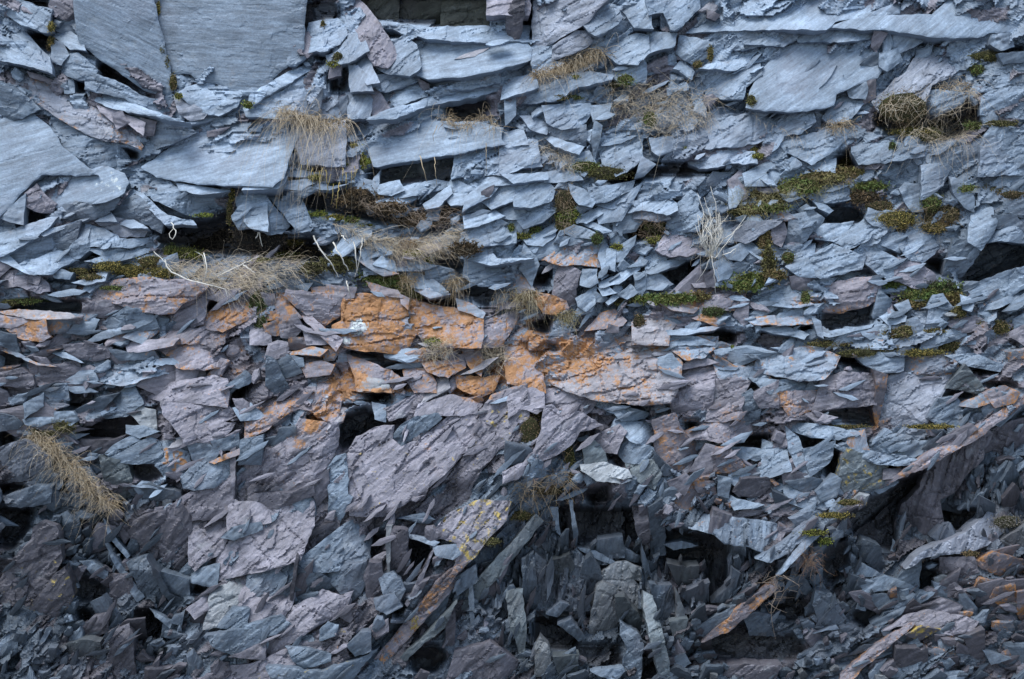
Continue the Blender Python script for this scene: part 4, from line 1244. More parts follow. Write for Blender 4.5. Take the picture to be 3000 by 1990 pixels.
def filler(count, scale, dlo, dhi, lift, seed, lim):
    r = random.Random(seed)
    for _ in range(count):
        u, v = r.uniform(-480, 3480), r.uniform(-330, 2270)
        i = int((u - U0) / CELL); j = int((v - V0) / CELL)
        if RECESS[j, i] and r.random() < .93: continue
        if er[j, i] > lim or r.random() > loose(u, v): continue
        size, asp, an, tone, pur, li = zone_at(u, v)
        size *= scale * math.exp(r.gauss(0, .38)); asp = max(1, asp * math.exp(r.gauss(0, .3)))
        L, W = size * math.sqrt(asp), size / math.sqrt(asp)
        a = R(an + r.gauss(0, 24)); k = r.choice((4, 4, 5, 5, 6, 7)); ph = sorted(r.uniform(0, 2 * math.pi) + 0 * q for q in range(k))
        ph = [2 * math.pi * (q + r.uniform(-.36, .36)) / k for q in range(k)]
        pts = []
        for q in ph:
            rr = r.uniform(.72, 1.15)
            x, y = L * math.cos(q) * rr, W * math.sin(q) * rr
            pts.append((u + x * math.cos(a) + y * math.sin(a), v - x * math.sin(a) + y * math.cos(a)))
        B = jag(pts, 9 * max(1, size / 40), 1.6, r)
        sj, si, m = raster(pts)
        if not m.any() or (RECESS[sj, si] & m).sum() > .22 * m.sum(): continue
        tn = np.clip(tone + r.gauss(0, 2.0), 0, 9.5)
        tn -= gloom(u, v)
        n = np.array([r.gauss(0, .32), -1.0, (tn - 4.6) * .19 + r.gauss(0, .1)]); n /= np.linalg.norm(n)
        D0 = float(prof(u, v)) + r.uniform(dlo, dhi) - (.05 if tone > 5 and v > 1000 else 0)
        nb = len(B); cu, cv = B.mean(0)
        k = m & COVER[sj, si]
        if k.any():                        # loose bits lie behind the slabs that overlap them
            D0 += max(0.0, .012 - float(np.percentile(plane_depth(GU[sj, si][k], GV[sj, si][k], n, u, v, D0) - BUF[sj, si][k], 4)))
        sub = BUF2[sj, si]; sub[m] = np.minimum(sub[m], plane_depth(GU[sj, si][m], GV[sj, si][m], n, u, v, D0) - .01)
        C2 = np.concatenate([B, B * .72 + np.array([cu, cv]) * .28 + rng.uniform(-2, 2, B.shape), [[cu, cv]]])
        D = plane_depth(C2[:, 0], C2[:, 1], n, u, v, D0)
        D[nb:] -= .008 + .006 * rng.random(nb + 1)
        P = pos(C2[:, 0], C2[:, 1], D)
        dr = -n * .5 + np.array([0, 1.0, 0]); dr /= np.linalg.norm(dr); th = r.uniform(.02, .07)
        Pk = P[:nb] + dr * th + (P[:nb] - P[-1]) * -.05
        V = np.concatenate([P, P[:nb], Pk]); i_ = np.arange(nb); j_ = (i_ + 1) % nb
        T = np.concatenate([np.stack([nb + i_, nb + j_, np.full(nb, 2 * nb)], -1)])
        Q = np.concatenate([np.stack([i_, j_, nb + j_, nb + i_], -1), np.stack([2 * nb + 1 + i_, 3 * nb + 1 + i_, 3 * nb + 1 + j_, 2 * nb + 1 + j_], -1)])
        kind = 'p' if r.random() < pur else ('k' if r.random() < .03 else 'b')
        col = tone_color(kind, tn * .55 + tone * .4) * r.uniform(.85, 1.15)
        so = r.uniform(0, 99); uvw = np.concatenate([C2, B, B + [15, 30]]) * .002; ca, sa = math.cos(a), math.sin(a)
        uv = np.stack([uvw[:, 0] * ca - uvw[:, 1] * sa + so, uvw[:, 0] * sa + uvw[:, 1] * ca + so], -1)
        g = np.zeros((len(V), 3))
        if r.random() < li * 1.6: g[:, 0] = r.uniform(.15, .6)
        g[:, 0] = np.maximum(g[:, 0], lichen_field(u, v) * .9)
        bag.add(V, T, Q, uv, np.tile(col, (len(V), 1)), g)
def slivers(count, seed):
    "thin split flakes still clinging to the faces, lying along the cleavage"
    r = random.Random(seed)
    for _ in range(count):
        u, v = r.uniform(-200, 3200), r.uniform(120, 2150)
        i = int((u - U0) / CELL); j = int((v - V0) / CELL)
        if VM[j, i] or (v < 560 and u < 1300) or float(lichen_field(u, v)) > r.random() * .5 + .1 or r.random() > .35 + min(.65, max(0, (v - 700) / 600)) or (550 < u < 1350 and v > 1150 and r.random() < .5): continue
        size, asp, an, tone, pur, li = zone_at(u, v); tone -= gloom(u, v)
        W = r.uniform(4, 11); L = W * r.uniform(2.2, 6.5); a = R(an + r.gauss(0, 13)); k = 7
        prof_ = [(-1, r.uniform(-.3, .3)), (-.5, r.uniform(.4, 1)), (.1, r.uniform(.5, 1.1)), (.6, r.uniform(.2, .9)), (1, r.uniform(-.2, .3)), (.4, -r.uniform(.4, 1.1)), (-.4, -r.uniform(.3, 1))]
        pts = [(u + L * x * math.cos(a) + W * y * math.sin(a), v - L * x * math.sin(a) + W * y * math.cos(a)) for x, y in prof_]
        B = jag(pts, 8, 1.2, r); nb = len(B)
        tn = np.clip(tone + r.gauss(.2, 2.2), 0, 9.5)
        n = np.array([r.gauss(0, .14), -1.0, (tn - 4.6) * .12 + r.gauss(0, .06)]); n /= np.linalg.norm(n)
        D0 = float(BUF[j, i]) - r.uniform(.004, .014)
        C2 = np.concatenate([B, [B.mean(0)]]); D = plane_depth(C2[:, 0], C2[:, 1], n, u, v, D0); D[-1] -= .003
        P = pos(C2[:, 0], C2[:, 1], D); Pk = P[:nb] + np.array([0, .05, 0]); V = np.concatenate([P, P[:nb], Pk]); i_ = np.arange(nb); j_ = (i_ + 1) % nb
        T = np.stack([i_, j_, np.full(nb, nb)], -1); Q = np.stack([nb + 1 + i_, 2 * nb + 1 + i_, 2 * nb + 1 + j_, nb + 1 + j_], -1)
        col = tone_color('p' if r.random() < pur else 'b', .5 * tn + .5 * tone) * r.uniform(.85, 1.2)
        so = r.uniform(0, 99); uvw = np.concatenate([C2, B, B]) * .002; ca, sa = math.cos(a), math.sin(a)
        uv = np.stack([uvw[:, 0] * ca - uvw[:, 1] * sa + so, uvw[:, 0] * sa + uvw[:, 1] * ca + so], -1)
        g = np.zeros((len(V), 3)); g[:, 0] = lichen_field(u, v)
        bag.add(V, T, Q, uv, np.tile(col, (len(V), 1)), g)
slivers(1150, 7)
filler(8000, .75, .01, .09, False, 1, .9)
filler(12000, .42, -.02, .06, True, 2, .6)
BUF = BUF2

built.sort(key=lambda d: -d['A'])
SOLO = built[:296]
for d in built[296:]:
    bag.add(d['V'], d['tri'], d['quad'], d['uv'], d['rock'], d['gro'], True)
rubble = bag.build('slate_rubble'); rubble['kind'] = 'stuff'; rubble['label'] = 'small loose splits of slate packed between the larger slabs'
rubble['category'] = 'rubble'

# ------------------------------------------------------------------ plants on the ledges
def depth_at(u, v):
    i = int(np.clip((u - U0) / CELL, 1, NU - 2)); j = int(np.clip((v - V0) / CELL, 1, NV - 2))
    return float(BUF[j - 1:j + 2, i - 1:i + 2].min())
def d4(pts): return [(x * 1.269, y * 1.269) for x, y in pts]           # positions read off an overview of the face
def tag(o, label, cat, group=None, kind=None):
    o['label'] = label; o['category'] = cat
    if group: o['group'] = group
    if kind: o['kind'] = kind
    return o
class Blades:
    def __init__(s, seed): s.r = random.Random(seed); s.V, s.F, s.C, s.n = [], [], [], 0
    def strip(s, pl, w, col, tip=.25):
        "a thin three-sided stem along a polyline"
        pl = np.asarray(pl); k = len(pl); t = np.gradient(pl, axis=0); t /= np.linalg.norm(t, axis=1)[:, None] + 1e-9
        a = np.cross(t, np.array([.1, 1, .05])); a /= np.linalg.norm(a, axis=1)[:, None] + 1e-9; b = np.cross(t, a)
        ww = (w * np.linspace(1, tip, k))[:, None]
        ring = [pl + a * ww, pl - a * ww * .5 + b * ww * .87, pl - a * ww * .5 - b * ww * .87]
        V = np.stack(ring, 1).reshape(-1, 3); i = np.arange(k - 1) * 3
        F = np.concatenate([np.stack([i + q, i + (q + 1) % 3, i + 3 + (q + 1) % 3, i + 3 + q], -1) for q in range(3)])
        s.V.append(V); s.F.append(F + s.n); s.C.append(np.tile(np.array(col), (len(V), 1))); s.n += len(V)
    def blade(s, u, v, L, d0, droop, w, col, curl=.2, lift=.01, seg=6, D=None):
        r = s.r; D = depth_at(u, v) if D is None else D
        p0 = pos(np.array(u), np.array(v), np.array(D - lift)); t = np.linspace(0, 1, seg + 1)[:, None]
        d0 = np.array(d0, float); d0 /= np.linalg.norm(d0)
        c = np.array([r.gauss(0, curl), r.gauss(0, curl * .5), r.gauss(0, curl)])
        pl = p0 + L * (d0 * t + np.array([0, 0, -1]) * droop * t ** 2 + c * np.sin(t * 3.0) * t)
        k = r.uniform(.65, 1.25); s.strip(pl, w, tuple(x * k for x in col))
    def obj(s, name, material, parent=None):
        return make_obj(name, np.concatenate(s.V), [np.concatenate(s.F)], material, smooth=np.ones(sum(len(f) for f in s.F)), attrs=(('col', np.concatenate(s.C)),), parent=parent)
STRAW, PALE, WHITE, BROWN = (.45, .355, .23), (.56, .505, .41), (.62, .60, .54), (.20, .14, .08)
def along(line, t):
    q = np.array(line); L = np.concatenate([[0], np.cumsum(np.linalg.norm(np.diff(q, axis=0), axis=1))]); x = t * L[-1]
    return np.interp(x, L, q[:, 0]), np.interp(x, L, q[:, 1])
def empty(name, u, v):
    e = bpy.data.objects.new(name, None); COL.objects.link(e)
    e.location = [float(x) for x in pos(np.array(u), np.array(v), np.array(depth_at(u, v)))]; e.empty_display_size = .1
    return e
def reparent(o, e): o.parent = e; o.matrix_parent_inverse = e.matrix_basis.inverted()
def hanging(line, n, L, label, seed, col=STRAW, w=.0009, side=.25, out=.7, droop=1.2, matn=0, matcol=BROWN, jv=10, up=.15, name='dry_grass_tuft'):
    line = d4(line); b = Blades(seed); r = b.r
    for _ in range(n):
        u, v = along(line, r.random()); u += r.gauss(0, 6); v += r.gauss(0, jv)
        c = tuple(a * (1 - k) + p * k for a, p, k in zip(col, PALE, [r.random() * .7] * 3))
        b.blade(u, v, L * math.exp(r.gauss(0, .35)), (r.gauss(0, side), -out * r.uniform(.3, 1), up + r.gauss(0, .2)), droop * r.uniform(.6, 1.3), w * r.uniform(.6, 1.3), c)
    e = empty(name, *along(line, .5)); g = b.obj('grass_blades', GRASS); reparent(g, e)
    if matn:
        m = Blades(seed + 500)
        for _ in range(matn):
            u, v = along(line, m.r.random()); u += m.r.gauss(0, 10); v += m.r.gauss(2, 7)
            k = m.r.random(); c = tuple(a * (1 - k) + p * k for a, p in zip(matcol, col))
            m.blade(u, v, .05 * m.r.uniform(.5, 1.6), (m.r.gauss(0, 1), -.5, m.r.gauss(0, .6)), .2, .0022, c, .4, .012, 4)
        q = m.obj('root_mat', GRASS); reparent(q, e)
    tag(e, label, 'grass tuft', 'dry grass tufts on the ledges'); return e
def tangle(poly, n, L, label, seed, col=PALE, w=.0009, name='dry_grass_tangle', dirs=None, col2=STRAW, lift=.02, cat='dead grass', curl=.35):
    poly = d4(poly); b = Blades(seed); r = b.r; xs = [p[0] for p in poly]; ys = [p[1] for p in poly]; k = 0
    while k < n:
        u, v = r.uniform(min(xs), max(xs)), r.uniform(min(ys), max(ys))
        if not inside(poly, np.array([u]), np.array([v]))[0]: continue
        k += 1; a = r.uniform(0, 2 * math.pi) if dirs is None else R(dirs + r.gauss(0, 35)); f = r.random()
        c = tuple(x * (1 - f) + y * f for x, y in zip(col, col2))
        b.blade(u, v, L * math.exp(r.gauss(0, .4)), (math.cos(a), -.35 - .4 * r.random(), math.sin(a)), r.uniform(-.1, .5), w * r.uniform(.6, 1.4), c, curl, lift * r.uniform(.3, 2))
    o = b.obj(name, GRASS); tag(o, label, cat, 'dry grass tufts on the ledges'); return o
def moss(items, label, seed, name='moss_cushion', dens=1.0, leaf=.0075, cat='moss', group='moss and turf in the cracks', core=(.03, .032, .012)):
    "a cushion: lumpy body carrying many tiny leaves; items = (x, y, rx, ry, colour, colour)"
    r = np.random.default_rng(seed); e0 = empty(name, items[0][0] * 1.269, items[0][1] * 1.269)
    part = {'cat': 0, 'moss_cushion': 'cushion', 'moss_lump': 'cushion', 'ground_plants': 'leaf_clump'}.get(name, 'turf')
    for x, y, rx, ry, ca, cb in items:
        V, F, C = [], [], []; n = 0
        u, v, ru, rv = x * 1.269, y * 1.269, rx * 1.269, ry * 1.269
        D = depth_at(u, v) + .01; k = 16
        th = np.linspace(0, 2 * math.pi, k, endpoint=False); rings = []
        dep = .30 * min(ru, rv) * .002
        for q, rr in enumerate((1.0, .85, .6, .3)):
            lump = 1 + .28 * (vnoise(np.cos(th) * 3 + x, np.sin(th) * 3 + y, seed + q) - .5)
            hh = math.sqrt(max(0, 1 - rr ** 2)) * dep
            rings.append(pos(u + ru * rr * .92 * lump * np.cos(th), v + rv * rr * .92 * lump * np.sin(th), D - hh * (.7 + .6 * r.random(k))))
        rings.append(pos(np.array([u]), np.array([v]), np.array([D - dep])))
        B = np.concatenate(rings); i = np.arange(k); j = (i + 1) % k; f = []
        for q in range(3): f += [np.stack([q * k + i, q * k + j, (q + 1) * k + j], -1), np.stack([q * k + i, (q + 1) * k + j, (q + 1) * k + i], -1)]
        f.append(np.stack([3 * k + i, 3 * k + j, np.full(k, 4 * k)], -1))
        V.append(B); F.append(np.concatenate(f) + n); C.append(np.tile(np.array(core), (len(B), 1))); n += len(B)
        m = int(dens * (40 + ru * rv * .65)); t = r.uniform(0, 2 * math.pi, m); s = np.sqrt(r.random(m)) * np.exp(r.normal(.10, .17, m))
        cl = vnoise(np.cos(t) * s * 3 + x * .3, np.sin(t) * s * 3 + y * .3, seed + 7)
        P = pos(u + ru * s * np.cos(t), v + rv * s * np.sin(t), D - np.sqrt(np.clip(1 - s ** 2, 0, 1)) * dep * (.75 + .6 * cl) - .004)
        d = r.normal(0, 1, (m, 3)); d[:, 1] = -np.abs(d[:, 1]); d /= np.linalg.norm(d, axis=1)[:, None]
        e = np.cross(d, r.normal(0, 1, (m, 3))); e /= np.linalg.norm(e, axis=1)[:, None]; L = leaf * r.uniform(.5, 1.5, (m, 1))
        tri = np.stack([P - e * L * .35, P + e * L * .35, P + d * L], 1).reshape(-1, 3)
        kk = np.clip(cl + r.normal(0, .22, m), 0, 1)[:, None]; cc = (np.array(ca) * (1 - kk) + np.array(cb) * kk) * r.uniform(.6, 1.3, (m, 1))
        V.append(tri); F.append(np.arange(3 * m).reshape(-1, 3) + n); C.append(np.repeat(cc, 3, 0)); n += 3 * m
        reparent(make_obj(part, np.concatenate(V), [np.concatenate(F)], MOSS, attrs=(('col', np.concatenate(C)),)), e0)
    tag(e0, label, cat, group); return e0
YG, GR, OL, BR, DK, YO = (.27, .28, .05), (.11, .17, .05), (.17, .16, .055), (.16, .11, .06), (.055, .048, .036), (.33, .25, .07)

# hanging and trailing dry grass
hanging([(640, 258), (690, 268), (745, 285), (795, 286)], 210, .27, 'long straw grass hanging over the upper left ledge', 1, w=.0011, matn=260)
hanging([(1015, 262), (1060, 290), (1130, 268), (1150, 300)], 90, .12, 'short golden grass fringing the small turf hollow', 2, matn=120)
hanging([(1235, 172), (1290, 160), (1340, 140), (1395, 118)], 189, .14, 'dense brownish grass tuft growing along a diagonal crack at the top centre', 3, matn=500, up=.3)
tangle([(1395, 195), (1500, 192), (1560, 200), (1640, 215), (1640, 290), (1560, 290), (1540, 315), (1470, 305), (1440, 270), (1400, 250)], 600, .11, 'wide pale straw tangle spread over the upper right of centre', 4)
hanging([(2140, 322), (2180, 318), (2230, 310)], 90, .17, 'trailing tan roots hanging below the dark mossy turf on the upper right', 5, side=.5)
tangle([(2170, 250), (2225, 235), (2262, 290), (2200, 320), (2150, 310)], 200, .13, 'wiry tangle of roots over the dark hollow at the upper right edge', 6, lift=.04)
hanging([(1915, 290), (1960, 282)], 49, .08, 'small brown grass sprig below the plain blue-grey slab, upper right', 7, matn=80)
hanging([(2165, 205), (2215, 190), (2250, 215)], 67, .11, 'pale grass spilling along the crack above the right edge turf', 8, matn=60)
tangle([(740, 508), (800, 520), (860, 545), (950, 555), (1050, 525), (1060, 545), (1000, 575), (940, 590), (880, 575), (800, 530)], 650, .10, 'sagging mat of dry grass along the middle turf ledge', 9, dirs=-20)
hanging([(925, 560), (965, 562)], 90, .09, 'bushy brown grass tip hanging from the middle turf ledge', 10, col=(.24, .15, .07), side=.6, matn=60)
tangle([(380, 600), (440, 615), (520, 600), (600, 605), (650, 600), (700, 605), (640, 640), (560, 665), (500, 670), (430, 640), (375, 615)], 700, .13, 'broad grey-gold mat of dead grass on the left ledge, below the black root hollow', 11, dirs=-10)
hanging([(75, 1005), (115, 1025), (150, 1065), (190, 1095), (220, 1140), (262, 1165)], 585, .12, 'thick diagonal band of straw grass at the lower left', 12, jv=20, matn=500, side=.5, droop=.7)
tangle([(985, 785), (1045, 785), (1050, 815), (1000, 830), (975, 815)], 220, .06, 'curly grass clump between the two orange lichen slabs', 13)
tangle([(1110, 800), (1165, 800), (1180, 830), (1120, 845)], 190, .07, 'fine pale grass clump under the orange lichen slabs, right of the curly clump', 14)
hanging([(1185, 690), (1215, 680), (1240, 695)], 108, .10, 'grey-gold grass tuft on the small orange ledge, centre', 15, matn=160, col=(.33, .28, .16))
hanging([(1290, 735), (1330, 728)], 67, .07, 'small greenish grass tuft right of the small orange ledge', 16, col=(.24, .22, .10), matn=80)
hanging([(1035, 655), (1060, 645)], 76, .11, 'narrow brown grass wisp hanging in the notch left of the blue-grey square block', 17, col=(.27, .19, .09), matn=50)
hanging([(1145, 680), (1180, 672)], 40, .09, 'tan grass wisp hanging by the dark purple gap in the centre', 18, col=(.3, .22, .11))
hanging([(930, 640), (955, 650)], 49, .09, 'brown grass wisp on the turf just above the orange lichen slab', 19, col=(.26, .19, .09), matn=60)
tangle([(1185, 1130), (1240, 1105), (1310, 1080), (1325, 1110), (1270, 1140), (1200, 1155)], 200, .09, 'brown dead grass in the diagonal crack below the mauve ridge', 20, col=(.22, .15, .08), col2=(.34, .27, .17))
tangle([(1850, 1260), (1885, 1265), (1885, 1310), (1855, 1320)], 90, .07, 'reddish-brown grass tuft beside the two pale slats, lower right', 21, col=(.24, .12, .07), col2=(.2, .15, .1))
tangle([(1770, 1315), (1830, 1315), (1820, 1390), (1775, 1400), (1765, 1350)], 40, .08, 'knot of curling grey roots in the dark lower hollow', 22, col=(.30, .24, .19), col2=(.22, .17, .13), lift=.05, curl=.6, w=.0022, cat='roots')
tangle([(1225, 325), (1320, 360), (1345, 390), (1300, 385)], 160, .07, 'thin straw strands along the mossy diagonal crack above the mossy column', 23)
hanging([(1545, 258), (1640, 262)], 58, .08, 'sparse straw fringe at the right end of the wide tangle', 24)
hanging([(1740, 262), (1790, 300), (1830, 310), (1900, 372)], 49, .05, 'yellowish strands dotted below the big plain slab, upper right', 25)

tangle([(2035, 240), (2080, 218), (2130, 235), (2150, 290), (2110, 325), (2060, 300)], 260, .09, 'web of dry roots over the large dark mossy turf, upper right', 51, lift=.05, w=.0012)
tangle([(1690, 430), (1760, 440), (1900, 400), (1960, 395), (1960, 420), (1850, 455), (1740, 500), (1690, 490)], 420, .06, 'olive grass litter on the wide plant mat right of the white dead stems', 52, col=(.36, .32, .17), col2=(.22, .2, .08), lift=.03)
tangle([(720, 440), (900, 470), (1050, 480), (1060, 520), (960, 525), (860, 495), (740, 480)], 420, .06, 'grey dead stalks matted over the brown turf bank', 53, col=(.36, .29, .23), col2=(.2, .15, .11), lift=.03, dirs=0)
tangle([(480, 520), (560, 510), (640, 560), (700, 580), (690, 610), (560, 600), (480, 580)], 200, .06, 'fine dark rootlets across the black root hollow', 54, col=(.2, .16, .12), col2=(.1, .08, .06), lift=.05)
tangle([(2010, 470), (2080, 480), (2200, 460), (2215, 520), (2120, 535), (2040, 525)], 260, .04, 'short brown stalks on the hanging brown moss lumps', 55, col=(.3, .23, .13), col2=(.16, .13, .06), lift=.03)
tangle([(1480, 500), (1530, 510), (1535, 545), (1470, 550)], 160, .05, 'dry rootlets over the brown root patch left of the white dead stems', 56, col=(.36, .27, .2), col2=(.2, .14, .09), lift=.03)
tangle([(1290, 440), (1320, 440), (1325, 540), (1290, 535)], 120, .045, 'brown root fibres on the mossy column of turf', 57, col=(.36, .28, .2), col2=(.2, .15, .09), lift=.03)
# dead stems
def stems(paths, label, name, seed, w=.005, col=WHITE, cat='dead stems', lift=.05):
    r = random.Random(seed); e0 = empty(name, paths[0][0][0] * 1.269, paths[0][0][1] * 1.269)
    for pl in paths:
        b = Blades(seed); pl = d4(pl); t = np.linspace(0, 1, 12); L = [along(pl, x) for x in t]; D = .5 * depth_at(*pl[0]) + .5 * min(depth_at(*x) for x in L) - lift
        P = np.array([pos(np.array(u + r.gauss(0, 1)), np.array(v + r.gauss(0, 1)), np.array(D - .05 * math.sin(x * 3))) for (u, v), x in zip(L, t)])
        k = r.uniform(.75, 1.1); b.strip(P, w * r.uniform(.7, 1.2), tuple(c * k for c in col), .5)
        reparent(b.obj('stem', TWIG), e0)
    tag(e0, label, cat); return e0
rr = random.Random(77); paths = []
for i in range(22):
    x = rr.uniform(1617, 1665); y = rr.uniform(560, 585); tx = x + rr.gauss(0, 16); ty = rr.uniform(490, 530)
    paths.append([(1640 + rr.gauss(0, 8), 592), (x + (x - 1640) * .25, (y + ty) / 2 + 8), (tx, ty)])
paths += [[(1632, 590), (1622, 540), (1625, 490), (1610, 445)], [(1645, 570), (1655, 520), (1652, 470), (1640, 430)], [(1650, 560), (1640, 500), (1625, 455)],
          [(1635, 585), (1650, 600), (1690, 545), (1722, 500)], [(1660, 560), (1690, 540), (1715, 520)], [(1670, 590), (1700, 575), (1690, 590)], [(1640, 590), (1630, 620), (1605, 655)], [(1642, 590), (1650, 640), (1652, 680)]]
stems(paths, 'upright bundle of white dead plant stems on the right of centre', 'dead_stems', 1, .0032)
tangle([(1612, 500), (1665, 500), (1670, 590), (1615, 590)], 160, .09, 'fine pale fibres packed round the white dead stems', 26, col=WHITE, lift=.04)
stems([[(722, 545), (735, 570), (765, 610), (782, 640)], [(770, 560), (785, 590), (805, 625)], [(838, 550), (832, 590), (820, 640)], [(818, 560), (822, 600), (824, 630)], [(735, 575), (780, 610), (800, 620)],
       [(800, 650), (810, 690)], [(790, 545), (805, 562)]], 'splayed bare white twigs left of the middle turf ledge', 'bare_twigs', 2, .0052)
stems([[(355, 580), (400, 625), (415, 640)], [(470, 585), (478, 610), (472, 655)], [(500, 640), (540, 620), (600, 590)], [(395, 515), (408, 535), (398, 555), (390, 540), (400, 530)], [(380, 600), (390, 625), (430, 645), (520, 668), (525, 685)],
       [(440, 575), (470, 590), (475, 640), (500, 625)], [(560, 610), (600, 640)], [(590, 550), (598, 535), (605, 570)]], 'sprawling bleached twigs over the dead grass mat on the left ledge', 'twig_tangle', 3, .0042)
stems([[(645, 300), (650, 290), (655, 285)], [(1010, 290), (1000, 310), (1000, 325)], [(970, 360), (985, 420)], [(1003, 365), (1008, 425)], [(1122, 330), (1122, 400)]], 'few thin straw stalks dangling over the smooth dark shaded slab', 'grass_stalks', 4, .003, STRAW, 'stalks')
yel = []
q = random.Random(5)
for i in range(15):
    x = 700 + i * 9 + q.gauss(0, 3); y = 395 + q.gauss(0, 12); yel.append([(x, y), (x - q.uniform(-4, 12), y + q.uniform(25, 60))])
stems(yel, 'row of yellow stalks hanging in front of the brown turf bank, left of centre', 'grass_stalks', 5, .0032, (.36, .28, .10), 'stalks')
# moss cushions and turf
moss([(118, 62, 9, 12, OL, YO), (118, 95, 8, 12, BR, YO), (112, 110, 6, 10, DK, BR)], 'brown moss in the vertical rubble crack at the top left', 1)
moss([(366, 20, 4, 20, OL, YO), (374, 115, 6, 10, DK, OL), (385, 145, 6, 16, DK, OL), (400, 190, 9, 20, OL, BR), (412, 222, 10, 8, OL, YG)], 'thin line of moss down the crack between the smooth top slabs', 2)
moss([(572, 242, 13, 10, GR, YG)], 'single bright green sprig on the bright ledge, top left', 3)
moss([(830, 345, 14, 10, OL, YG), (818, 338, 9, 7, YO, YG), (838, 372, 8, 20, OL, YG), (850, 372, 10, 8, YG, GR)], 'yellow-green moss hanging below the long straw grass', 4)
moss([(780, 133, 12, 14, DK, OL), (768, 148, 14, 8, OL, YG), (745, 60, 6, 14, OL, BR)], 'dark moss in the cleft beside the rounded pale block', 5)
moss([(730, 410, 20, 8, OL, YG), (770, 420, 18, 6, GR, YG), (800, 395, 10, 20, GR, OL)], 'green moss under the pale scalloped ledge left of centre', 6)
moss([(780, 440, 42, 24, DK, BR), (830, 460, 46, 24, DK, BR), (900, 480, 44, 16, DK, BR), (960, 505, 60, 18, DK, BR), (1040, 495, 30, 16, DK, BR)], 'long bank of dark brown turf above the sagging dry grass', 7, name='turf_bank', dens=.8, leaf=.013, cat='turf', core=(.02, .016, .012))
moss([(735, 494, 24, 7, YG, GR), (775, 503, 22, 8, YG, YO), (812, 508, 20, 8, GR, YG), (845, 522, 16, 7, OL, YG)], 'bright yellow-green moss rim along the brown turf bank', 8)
moss([(500, 560, 90, 46, DK, (.02, .018, .014)), (600, 545, 70, 40, DK, (.03, .022, .016)), (690, 590, 50, 26, DK, BR)], 'root hollow on the left, turf coloured black for its shade', 9, name='turf_bank', dens=.25, leaf=.014, cat='turf', core=(.012, .011, .010))  # near-black turf colour stands in for the hollow's deep shade
moss([(420, 585, 44, 15, OL, YG), (395, 575, 18, 10, OL, GR), (450, 590, 24, 8, GR, YG)], 'green moss pad at the foot of the black root hollow', 10)
moss([(620, 582, 24, 7, YG, GR), (660, 590, 30, 9, OL, YG), (680, 555, 22, 14, OL, YO), (600, 600, 28, 5, YG, OL), (555, 545, 20, 6, OL, YG)], 'mossy right edge of the black root hollow', 11)
moss([(470, 497, 22, 5, GR, YG), (530, 490, 8, 30, OL, BR), (535, 450, 7, 18, OL, YO)], 'moss fringe on the lip above the black root hollow', 12)
moss([(250, 615, 34, 12, OL, YO), (300, 625, 40, 16, OL, YO), (350, 605, 34, 16, BR, OL), (370, 630, 40, 12, OL, YO), (180, 625, 28, 7, OL, BR), (210, 640, 30, 8, OL, BR)], 'olive-brown moss crust above the long purple slab, left', 13)
moss([(260, 665, 30, 6, OL, GR), (60, 695, 40, 7, OL, GR), (20, 700, 20, 9, DK, OL)], 'strip of dark green moss on the left edge ledge', 14)
moss([(1312, 492, 26, 22, GR, YG), (1300, 505, 20, 14, OL, YG)], 'rounded green moss cushion on the column right of centre', 15)
moss([(1303, 465, 24, 30, DK, BR), (1305, 520, 26, 20, OL, BR)], 'brown mossy column of turf under the round green cushion', 16, name='turf_clump', cat='turf')
moss([(1205, 545, 24, 8, OL, YG), (1235, 530, 14, 10, OL, GR), (1180, 525, 8, 10, GR, OL)], 'moss rim below the pale upright block in the centre', 17)
moss([(1378, 552, 14, 15, GR, DK)], 'small dark green moss ball left of the brown root patch', 18)
moss([(1425, 570, 16, 8, OL, YG)], 'yellowish moss lip right of the small dark moss ball', 19)
moss([(1480, 535, 44, 24, DK, BR), (1510, 520, 30, 20, DK, OL), (1515, 555, 26, 10, OL, YG)], 'brown root patch left of the white dead stems', 20, name='turf_clump', cat='turf')
moss([(1350, 385, 34, 14, OL, GR), (1400, 400, 50, 16, DK, OL), (1460, 405, 40, 12, DK, BR), (1370, 395, 24, 10, OL, YO)], 'dark mossy ledge below the large faceted block', 21, name='turf_clump', cat='turf')
moss([(1320, 225, 26, 6, GR, OL), (1290, 226, 14, 7, OL, BR), (1330, 178, 9, 6, GR, YG)], 'green moss spots under the brownish tuft at the top centre', 22)
moss([(1445, 185, 22, 14, OL, GR), (1420, 195, 14, 10, DK, OL)], 'moss clump at the top of the wide straw tangle', 23)
moss([(1500, 275, 16, 20, GR, OL)], 'green moss patch inside the wide straw tangle', 24)
moss([(1640, 125, 8, 20, BR, OL), (1610, 150, 12, 10, BR, OL), (1735, 235, 12, 18, DK, OL)], 'rusty moss in the crack left of the big plain slab, upper right', 25)
moss([(1578, 338, 16, 8, OL, YG), (1730, 345, 26, 8, OL, YO), (1750, 360, 16, 8, OL, YG)], 'scattered yellow-green moss beneath the straw fringe, upper right', 26)
moss([(2085, 250, 56, 40, DK, BR), (2060, 240, 26, 22, GR, YG), (2050, 278, 34, 20, OL, YG), (2110, 290, 50, 24, DK, BR), (2140, 310, 34, 18, DK, OL), (2100, 305, 44, 10, OL, YO)], 'large dark mossy turf hanging on the upper right', 27, name='turf_clump', cat='turf', dens=.8)
moss([(2220, 265, 40, 34, DK, (.02, .018, .014)), (2180, 300, 40, 20, DK, BR)], 'black turf hollow just left of the right edge', 28, name='turf_clump', cat='turf', dens=.4)
moss([(2250, 290, 26, 10, OL, GR), (2310, 285, 40, 8, DK, OL), (2255, 160, 18, 12, OL, GR), (2280, 130, 40, 14, DK, OL)], 'mossy crack along the upper right edge', 29)
